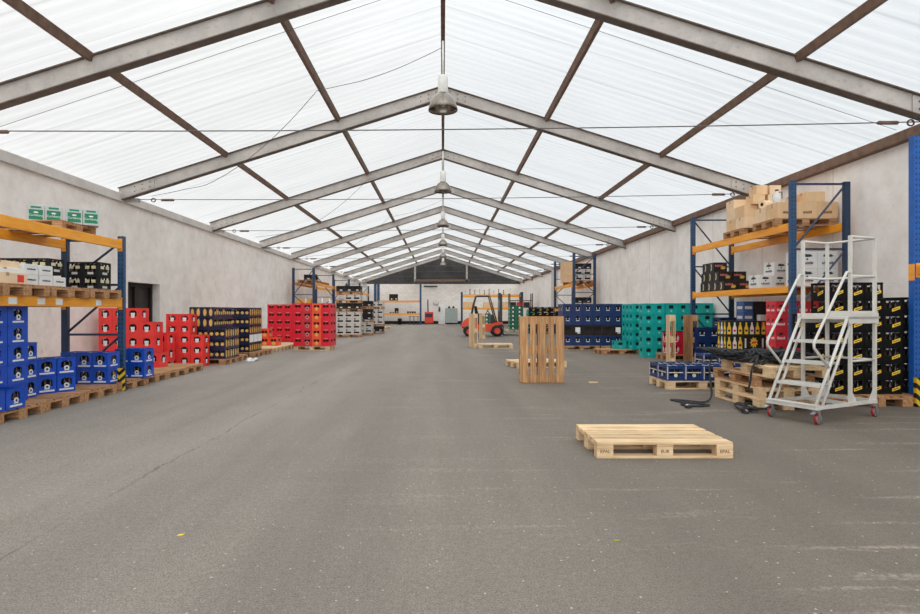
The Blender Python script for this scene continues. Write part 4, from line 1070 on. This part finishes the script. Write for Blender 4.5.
t = empty('water_jug', (6.62, 11.3, T1+.321)); MB().lathe([(.07, 0), (.08, .02), (.08, .17), (.03, .23), (.03, .26)], 'film', 14).build('body', t); MB().lathe([(.033, .26), (.033, .29)], 'ink', 12).build('lid', t); MB().tube([(.03, 0, .24), (.1, 0, .24), (.1, 0, .12), (.078, 0, .1)], .01, 'ink', 6).build('handle', t)
tag(t, 'clear jug with dark lid and handle on the carton row beside the post', 'jug')
n_ = 0
for c in range(2):
    for k in range(2):
        for j in range(2):
            carton((6.64+.3*c, 12.48+.4*k, T1+.25*j), .28, .38, .248, 'cardb' if (c+k+j) % 2 else 'cardb2', f'brown carton on the farther top pallet, {["lower", "upper"][j]}, {["aisle", "wall"][c]} side, {["front", "rear"][k]}', 'brown cartons on the top beams', tape=(c+j) % 2 == 0)
for c in range(2): carton((6.66+.3*c, 12.95, T1+.501), .28, .36, .2, 'cardb2', f'tan carton at the rear top of the farther pallet, {["aisle", "wall"][c]} side', 'brown cartons on the top beams')
carton((7.08, 12.5, T1), .3, .4, .35, 'cardb', 'tall brown carton beside the paired piles on the farther pallet', 'brown cartons on the top beams')
for c, (x, z, s_) in enumerate(((6.72, 0, .24), (6.99, 0, .26), (6.78, .2, .22), (7.02, .2, .24))):
    carton((x+.05, 12.25+.1, T1+.501+z), s_+.02, .3, .198, 'cardb2' if c % 2 else 'cardb', f'pale brown carton in the highest pile, {["lower", "upper"][c//2]}, {["aisle", "wall"][c % 2]} side', 'brown cartons on the top beams') if c in (0, 2) else carton((x+.1, 12.35, T1+.501+z if c == 3 else T1+.501+z), s_, .3, .198, 'cardb2', f'pale brown carton in the highest pile, {["lower", "upper"][c//2]}, {["aisle", "wall"][c % 2]} side', 'brown cartons on the top beams')
# ------------------------------------------------------------------ rolling steps
ux, uy = .9, .435; un = math.hypot(ux, uy); ux /= un; uy /= un
steps = empty('rolling_steps', (4.25, 6.5, 0), math.atan2(uy, ux)); SW = .56; SLN = 1.18
# local frame: x along the length (front to platform), y across (near side 0, far side SW)
r0 = .02; zb = .19
def bar(nm, pts, r=r0, mt='grey'): return MB().tube(pts, r, mt, 8).build(nm, steps)
fr_ = MB()
for y in (0, SW): fr_.box(-.02, SLN+.02, y-.02, y+.02, zb-.02, zb+.02, 'grey')
for x in (0, .67, SLN): fr_.box(x-.02, x+.02, .02, SW-.02, zb-.02, zb+.02, 'grey')
fr_.box(-.03, .06, -.02, SW+.02, zb+.021, zb+.035, 'grey'); fr_.build('base_frame', steps)
PH = 1.2
for x in (.67, SLN):
    for y in (0, SW):
        b = MB(); b.box(x-.017, x+.017, y-.017, y+.017, zb+.02, 2.2, 'grey'); s = 1 if x > 1 else 1
        b.prism([(x-.02, y-.003, zb+.02), (x-.13 if x > 1 else x+.13, y-.003, zb+.02), (x-.02 if x > 1 else x+.02, y-.003, zb+.17)], (0, .006, 0), 'grey')
        b.build('post', steps)
MB().box(.6, SLN+.03, -.03, SW+.03, PH, PH+.03, 'grey').box(.6, SLN+.03, -.03, -.022, PH-.05, PH+.07, 'grey').box(.6, SLN+.03, SW+.022, SW+.03, PH-.05, PH+.07, 'grey').box(SLN+.022, SLN+.03, -.022, SW+.022, PH-.05, PH+.1, 'grey').build('platform', steps)
for z in (1.72, 2.19):
    bar('guard_rail', [(.67, 0, z), (SLN, 0, z), (SLN, SW, z), (.67, SW, z)], .015)
for y in (0, SW):
    bar('stringer', [(.0, y, zb+.02), (.6, y, PH+.0)], .018); bar('stringer', [(.13, y, zb+.02), (.67, y, PH-.08)], .016)
    # handrail: leaves the post, sweeps down and turns back to the stringer
    bar('handrail', [(.67, y, 1.76), (.60, y, 1.76), (.55, y, 1.70), (.0, y, .98), (-.03, y, .93), (-.03, y, .88), (.27, y, .62)], .015)
for k, z in enumerate((.44, .69, .94)):
    x = .6*(z-zb-.02)/(PH-zb-.02)
    t = MB(); t.box(x-.02, x+.2, .02, SW-.02, z-.004, z+.004, 'grey'); t.box(x-.024, x-.018, .02, SW-.02, z-.03, z+.006, 'grey'); t.box(x+.196, x+.2, .02, SW-.02, z-.03, z, 'grey')
    t.build('tread', steps)
for y in (0, SW): bar('side_brace', [(.67, y, .7), (SLN, y, .7)], .014)
bar('side_brace', [(SLN, 0, .7), (SLN, SW, .7)], .014)
for x in (.02, SLN-.02):
    for y in (0, SW):
        c = MB(); c.box(x-.035, x+.035, y-.035, y+.035, zb-.028, zb-.02, 'zinc')
        for s in (-1, 1): c.prism([(x-.03, y+s*.024, zb-.028), (x+.03, y+s*.024, zb-.028), (x+.035, y+s*.024, .06), (x+.01, y+s*.024, .05)], (0, .003*s, 0), 'zinc')
        cc = c.build('caster_fork', steps)
        MB().lathe([(.02, -.019), (.055, -.017), (.0625, -.01), (.0625, .01), (.055, .017), (.02, .019)], ['zinc', 'castr', 'castr', 'castr', 'zinc'], 18, Matrix.Translation((x+.022, y, .0625)) @ Matrix.Rotation(P2, 4, 'X')).build('caster_wheel', steps)
        if x < .1: MB().prism([(x-.09, y-.02, .12), (x-.02, y-.02, .15), (x-.02, y-.02, .16), (x-.095, y-.02, .13)], (0, .04, 0), 'zinc').build('brake_pedal', steps)
tag(steps, 'pale grey rolling warehouse steps with platform and red caster wheels', 'rolling ladder')

# ------------------------------------------------------------------ forklift (faces +x)
fk = empty('forklift', (.95, 29.4, 0)); 
def prismy(name, pts, y0, y1, mt, bev=0, par=fk):
    m = MB(); m.prism([(x, y0, z) for x, z in pts], (0, y1-y0, 0), mt)
    if bev: bmesh.ops.bevel(m.bm, geom=m.bm.edges[:], offset=bev, segments=2, affect='EDGES')
    return m.build(name, par)
prismy('counterweight', [(.0, .42), (.06, .36), (.1, .5), (.22, .6), (.48, .6), (.64, .5), (.68, .26), (.8, .26), (.8, .9), (.35, .97), (.1, .8), (.02, .6)], -.42, .42, 'fork', .05)
prismy('chassis', [(.8, .3), (1.5, .24), (1.55, .5), (1.85, .62), (2.1, .6), (2.1, .72), (1.7, .8), (1.45, .62), (.8, .62)], -.4, .4, 'fork', .02)
prismy('engine_cover', [(.45, 1.0), (1.15, .98), (1.1, .62), (.8, .62), (.6, .9)], -.36, .36, 'forkd', .02)
s_ = prismy('seat', [(.72, 1.0), (1.2, 1.0), (1.2, 1.08), (.86, 1.1), (.78, 1.55), (.66, 1.55)], -.24, .24, 'rubber', .02)
prismy('dashboard', [(1.5, .62), (1.75, .75), (1.62, 1.12), (1.5, 1.1)], -.4, .4, 'forkd', .01)
MB().tube([(1.5, .0, 1.1), (1.36, 0, 1.3)], .02, 'rubber', 6).tube([(1.34+.06*math.sin(a), .17*math.cos(a), 1.3+.1*math.sin(a)) for a in [2*PI*k/14 for k in range(14)]], .014, 'rubber', 6, True).build('steering_wheel', fk)
for y in (-.46, .46):
    MB().tube([(.5, y, .98), (.62, y, 1.6), (.75, y, 2.06)], .034, 'forkd', 6).build('guard_post', fk)
    MB().tube([(1.78, y, .75), (1.6, y, 1.4), (1.42, y, 2.06)], .034, 'forkd', 6).build('guard_post', fk)
    MB().tube([(.75, y, 2.06), (1.42, y, 2.06)], .03, 'forkd', 6).build('roof_rail', fk)
for k in range(6): MB().tube([(.78+.12*k, -.46, 2.07), (.78+.12*k, .46, 2.07)], .018, 'forkd', 6).build('roof_bar', fk)
for x, r_ in ((.36, .25), (1.8, .29)):
    for s in (-1, 1):
        T = Matrix.Translation((x, s*.5, r_)) @ Matrix.Rotation(P2*-s, 4, 'X')
        t = MB().lathe([(r_*.55, -.1), (r_*.92, -.1), (r_, -.06), (r_, .06), (r_*.92, .1), (r_*.55, .1)], 'rubber', 24, T, cap=False).build('tyre', fk)
        MB().lathe([(.02, .07), (r_*.2, .085), (r_*.4, .06), (r_*.58, .1), (r_*.58, -.1), (.02, -.1)], 'fork', 18, T).build('wheel_hub', fk)
for y in (-.34, .34):
    m = MB(); m.box(1.92, 2.0, y-.045, y+.045, .12, 2.22, 'forkd'); m.build('mast_channel', fk)
    m = MB(); m.box(2.01, 2.07, y-.035, y+.035, .08, 2.16, 'forkd'); m.build('mast_channel', fk)
    m = MB(); m.box(2.1, 2.14, y-.06, y+.06, .05, .55, 'forkd'); m.prism([(2.1, y-.06, .05), (3.15, y-.06, .05), (3.15, y-.06, .06), (2.14, y-.06, .1)], (0, .12, 0), 'forkd'); m.build('fork_arm', fk)
m = MB(); m.box(1.92, 2.0, -.34, .34, 1.92, 2.22, 'forkd'); m.box(1.92, 2.0, -.34, .34, 1.2, 1.28, 'forkd'); m.box(2.07, 2.11, -.45, .45, .2, .32, 'forkd'); m.box(2.07, 2.11, -.45, .45, .48, .58, 'forkd'); m.build('mast_crossbar', fk)
MB().tube([(1.96, .0, .2), (1.96, 0, 2.1)], .04, 'zinc', 8).build('lift_cylinder', fk)
tag(fk, 'orange-red forklift with dark mast and overhead guard parked mid-hall', 'forklift')

# ------------------------------------------------------------------ back of the hall
def dgstack(x, y, place, n, cols=1, kind='dgreen'):
    pallet('pine_', (x+.4, y+.4, 0), 0, f'pale pallet under the dark green crates, {place}', 'pallets at the back')
    stack(kind, x, y, PZ, [n]*cols, 2, place, 'dark green crate', size=(.4, .38, .25), aisle='l', from_word='aisle', group='dark green crates '+place)
dgstack(4.1, 35, 'tall stack past the forklift', 6, 2)
dgstack(2.2, 36.5, 'low stack behind the forklift', 4, 2)
stack('teal', 5.15, 34.4, 0, [5, 5], 2, 'far teal stack past forklift', 'teal crate', size=(.32, .4, .28), aisle='l', from_word='aisle', group='far teal crates')
stack('black', 5.0, 33.0, 0, [6]*5, 1, 'far row below white wall', 'black crate', size=(.4, .34, .255), aisle='l', from_word='aisle', group='far black crates')
# tables' worth of tap columns on the low rack
r = random.Random(2)
for k in range(9):
    x = 1.95+.42*k; m = MB(); m.lathe([(.09, 0), (.09, .03), (.035, .05), (.035, .3+.1*(k % 2)), (.05, .33+.1*(k % 2)), (.02, .42+.1*(k % 2))], 'rust' if k % 3 else 'zinc', 10)
    m.tube([(0, -.0, .28), (0, -.16, .28), (0, -.17, .2)], .02, 'zinc', 6)
    tag(m.build('beer_tap', None, (x, 50, 2.731)), f'small upright beer tap on the rack behind the forklift, {ORD[k]} from the hall middle', 'tap', 'beer taps on the low rack')
for k, (x, sx, h) in enumerate(((2.3, 1.0, .5), (4.0, .9, .45), (5.3, .8, .5))):
    carton((x, 50, 1.591), sx, .7, h, 'cardb', f'brown carton on the middle shelf of the low far rack, {ORD[k]} from hall middle', 'cartons on the low far rack')
for k, (x, h) in enumerate(((3.9, 1.1), (4.6, .8), (2.5, .7))):
    carton((x, 50, .0), .7, .6, h, 'cardb2', f'carton on the floor under the low far rack, {["tall", "medium", "small"][k]} one', 'cartons under the low far rack')
# rack with table legs near the right back corner
tr = empty('storage_shelf', (6.25, 46, 0))
for x in (-.9, 0, .9):
    for y in (-.4, .4): MB().box(x-.035, x+.035, y-.035, y+.035, 0, 2.7, 'forkd').build('post', tr)
for z in (.7, 1.55, 2.1): MB().box(-.93, .93, -.43, .43, z, z+.06, 'rust').build('shelf', tr)
tag(tr, 'dark metal shelf with open posts by the far pilaster', 'shelf')
for k in range(3): carton((5.65+.55*k, 46, 1.61), .44, .5, .4, 'redp' if k == 1 else 'bbox', f'{["dark", "red", "dark"][k]} carton on the metal shelf near the pilaster, {ORD[k]} from the forklift', 'cartons on the metal shelf')
# wrapped goods on the far right rack
pallet('mixw_', (6.95, 30.5, 2.66), P2, 'pallet with brown wrapped cartons on the tall far rack', 'pallets on the tall far rack')
pallet('mixw_', (6.95, 28.5, 2.66), P2, 'pallet with pale crates on the tall far rack, nearer one', 'pallets on the tall far rack')
for c in range(3):
    for j in range(3):
        carton((6.6, 30.05+.36*c, 2.66+PZ+.36*j), .45, .35, .355, 'cardb', f'brown carton on the tall far rack, {["bottom", "middle", "top"][j]}, {ORD[c]} from camera', 'brown cartons on the tall far rack')
for c in range(2):
    for j in range(2):
        crate('keg', (6.7+.42*c, 28.25, 2.66+PZ+.282*j), 0, f'pale crate on the tall far rack, {["lower", "upper"][j]}, {["aisle", "wall"][c]} side', 'pale crates on the tall far rack')
    crate('darkcrate', (6.7+.42*c, 28.25, 2.66+PZ+.564), 0, f'dark crate topping the pale crates on the tall far rack, {["aisle", "wall"][c]} side', 'dark crates on the tall far rack')
for j in range(2):
    for c in range(2): crate(['keg', 'darkcrate'][j], (6.75+.42*c, 28.4, 1.42+.281*j), 0, f'{["pale", "dark"][j]} crate on the lower beams of the tall far rack, {["aisle", "wall"][c]} side', 'crates on the lower far beams')
for j in range(4): carton((7.0, 32.0, 0+.4*j), .6, .5, .398, solid('rose_board', (206, 150, 140), .7), f'rose carton piled at the pilaster end of the tall far rack, {["bottom", "second", "third", "top"][j]}', 'rose cartons')
# items on the back wall racks
def backcrate(x, z, label, sx=.36, h=.4, n=0):
    crate('darkcrate', (x, 54.7, z), 0, label, 'dark crates on the back shelves', (sx, .4, h))
for k in range(2): backcrate(-4.95+.42*k, 2.291, f'dark crate on the upper back shelf, {["wall-corner", "hall"][k]} side of the pair', .4, .62)
backcrate(-4.45, 1.081, 'taller dark crate on the lower back shelf', .36, .5); backcrate(-4.9, 1.081, 'low dark box on the lower back shelf beside the taller crate', .4, .12)
for k in range(2): backcrate(-3.25+.45*k, 1.081, f'low dark box on the lower back shelf, {["first", "second"][k]} past the empty stretch', .4, .18)
b = empty('waste_bin', (-4.1, 54.0, 0)); MB().lathe([(.16, 0), (.2, .5), (.21, .5), (.21, .55)], 'black', 16).build('body', b); MB().lathe([(.215, .55), (.19, .59), (.02, .6)], 'black', 16).build('lid', b); tag(b, 'black waste bin on the floor under the back shelves', 'bin')
for k in range(3):
    b = empty('bar_stool', (-3.15+.38*k, 54.3, 0)); MB().lathe([(.14, .72), (.15, .75), (.14, .78)], 'rust', 12).build('seat', b); MB().lathe([(.15, 0), (.15, .02), (.03, .05), (.03, .72)], 'forkd', 10).build('pedestal', b)
    tag(b, f'small pedestal stool under the back shelves, {ORD[k]} from the waste bin', 'stool', 'pedestal stools')
# red tool cart, clock, cabinet
b = empty('welding_cart', (-1.35, 55.3, 0))
MB().box(-.42, .42, -.3, .3, .1, 1.2, 'redp', bev=.03).build('body', b); MB().box(-.34, .34, -.31, -.302, .7, 1.05, 'forkd').build('panel', b); MB().box(-.34, .34, -.31, -.302, .25, .5, 'fork').build('drawer', b)
MB().tube([(-.1, 0, 1.2), (-.12, 0, 2.4)], .06, 'forkd', 8).build('handle', b)
for x in (-.36, .36): MB().lathe([(.08, -.03), (.1, 0), (.08, .03)], 'rubber', 14, Matrix.Translation((x, -.2, .1)) @ Matrix.Rotation(P2, 4, 'Y')).build('wheel', b)
tag(b, 'red workshop cart with tall dark handle against the back wall', 'cart')
b = empty('wall_clock', (-.72, 56.93, 2.13)); T = Matrix.Rotation(P2, 4, 'X')
MB().lathe([(.02, -.06), (.24, -.06), (.26, -.03), (.26, .02)], ['white', 'forkd', 'forkd'], 24, T.inverted() @ Matrix.Scale(-1, 4, (0, 0, 1)) if False else Matrix.Rotation(P2, 4, 'X') @ Matrix.Scale(-1, 4, (0, 0, 1))).build('case', b)
MB().box(-.012, .012, -.075, -.065, 0, .17, 'black').box(0, .12, -.075, -.065, -.01, .012, 'black').build('hands', b)
tag(b, 'round pale wall clock with dark rim on the painted back wall', 'clock')
tag(MB().box(-1.9, -.55, 56.86, 56.96, 2.95+.75, 2.95+.87, 'forkd').build('wall_rail'), 'short dark bar fixed high on the back wall above the red cart', 'bar')
b = empty('fire_extinguisher', (-.35, 56.8, 1.25)); MB().lathe([(.07, 0), (.08, .02), (.08, .36), (.03, .42)], 'forkd', 12).build('cylinder', b); MB().tube([(0, 0, .42), (0, -.02, .5), (.06, -.04, .48)], .02, 'forkd', 6).build('valve', b); tag(b, 'small dark cylinder hanging on the back wall beside the clock', 'extinguisher')
b = empty('metal_cabinet', (.82, 55.6, 0))
MB().box(-.6, .6, -.35, .35, .12, 1.55, 'cab', bev=.015).build('body', b)
for x in (-.3, .3):
    dd = MB().box(x-.285, x+.285, -.372, -.352, .16, 1.5, 'cab', bev=.004).build('door', b); MB().box(x*.2-.012, x*.2+.012, -.395, -.373, .8, .98, 'zinc').build('handle', dd)
for x in (-.5, .5): MB().box(x-.03, x+.03, -.3, -.24, 0, .12, 'forkd').build('leg', b); MB().box(x-.03, x+.03, .24, .3, 0, .12, 'forkd').build('leg', b)
tag(b, 'grey-green two-door metal cabinet against the back wall', 'cabinet')
for k in range(2):
    b = MB(); b.lathe([(.12, 0), (.13, .02), (.13, .1), (.05, .2), (.05, .24)], 'forkd', 12); tag(b.build('canister', None, (.6+.42*k, 55.6, 1.551)), f'dark canister on top of the grey-green cabinet, {["cart", "forklift"][k]} side', 'canister', 'canisters on the cabinet')
struct(MB().box(-.45, .2, Y1-.08, Y1-.02, 0, 2.0, 'paper').build('door_2'))

# ------------------------------------------------------------------ bits on the floor
def scrap(name, pts, th, mt, loc, rz, label, cat): 
    m = MB(); m.prism([(x, y, .001) for x, y in pts], (0, 0, th), mt); return tag(m.build(name, None, loc, rz), label, cat)
scrap('wood_chip', [(-.08, -.02), (.07, -.025), (.09, .01), (-.02, .03), (-.09, .015)], .02, 'pine', (2.72, 10.3, 0), .1, 'pale wood chip on the floor past the big brown pallet', 'wood chip')
scrap('dry_leaf', [(-.02, 0), (-.008, .009), (.012, .007), (.024, 0), (.007, -.008), (-.01, -.007)], .004, 'yellow', (-1.52, 3.3, 0), .6, 'small yellow leaf on the bare asphalt, middle of the near floor', 'leaf')
scrap('dry_leaf', [(-.02, 0), (-.008, .009), (.012, .007), (.024, 0), (.007, -.008), (-.01, -.007)], .004, solid('olive_leaf', (150, 150, 60), .8), (.98, 3.22, 0), .1, 'small olive leaf on the floor below the front pallet', 'leaf')
r = random.Random(6)
bm = bmesh.new(); 
for i in range(9):
    for j in range(5): bm.verts.new((i*.07-.28+r.uniform(-.02, .02), j*.06-.12+r.uniform(-.02, .02), max(.004, r.uniform(0, .09)*(1-abs(i-4)/5))))
bm.verts.ensure_lookup_table()
for i in range(8):
    for j in range(4): bm.faces.new([bm.verts[q] for q in (i*5+j, (i+1)*5+j, (i+1)*5+j+1, i*5+j+1)])
me = bpy.data.meshes.new('plastic_film'); bm.to_mesh(me); bm.free(); me.materials.append(M['film']); o = bpy.data.objects.new('plastic_film', me); C.objects.link(o); o.location = (-4.98, 14.9, 0); o.rotation_euler = (0, 0, P2)
sm = o.modifiers.new('solid', 'SOLIDIFY'); sm.thickness = .004
tag(o, 'crumpled clear plastic film on the floor before the navy and gold crates', 'plastic film')

# burnt-in marks on the near side of the foreground pallet
me_m = text_mesh('EPAL', .042, 'stampe'); me_e = text_mesh('EUR', .042, 'stampe')
for x, me in ((-.5275, me_m), (0, me_e), (.5275, me_m)): put_text(me, fp, (x, -.4012, .061))

# protos never placed are removed
for k, p in list(PROTO.items()):
    if isinstance(p, list) and not p[2]:
        for c_ in p[1]: bpy.data.objects.remove(c_)
        bpy.data.objects.remove(p[0])
bpy.context.view_layer.update()
dups = {l: n for l, n in SEEN.items() if n > 1}
if dups: print('DUP LABELS', dups)
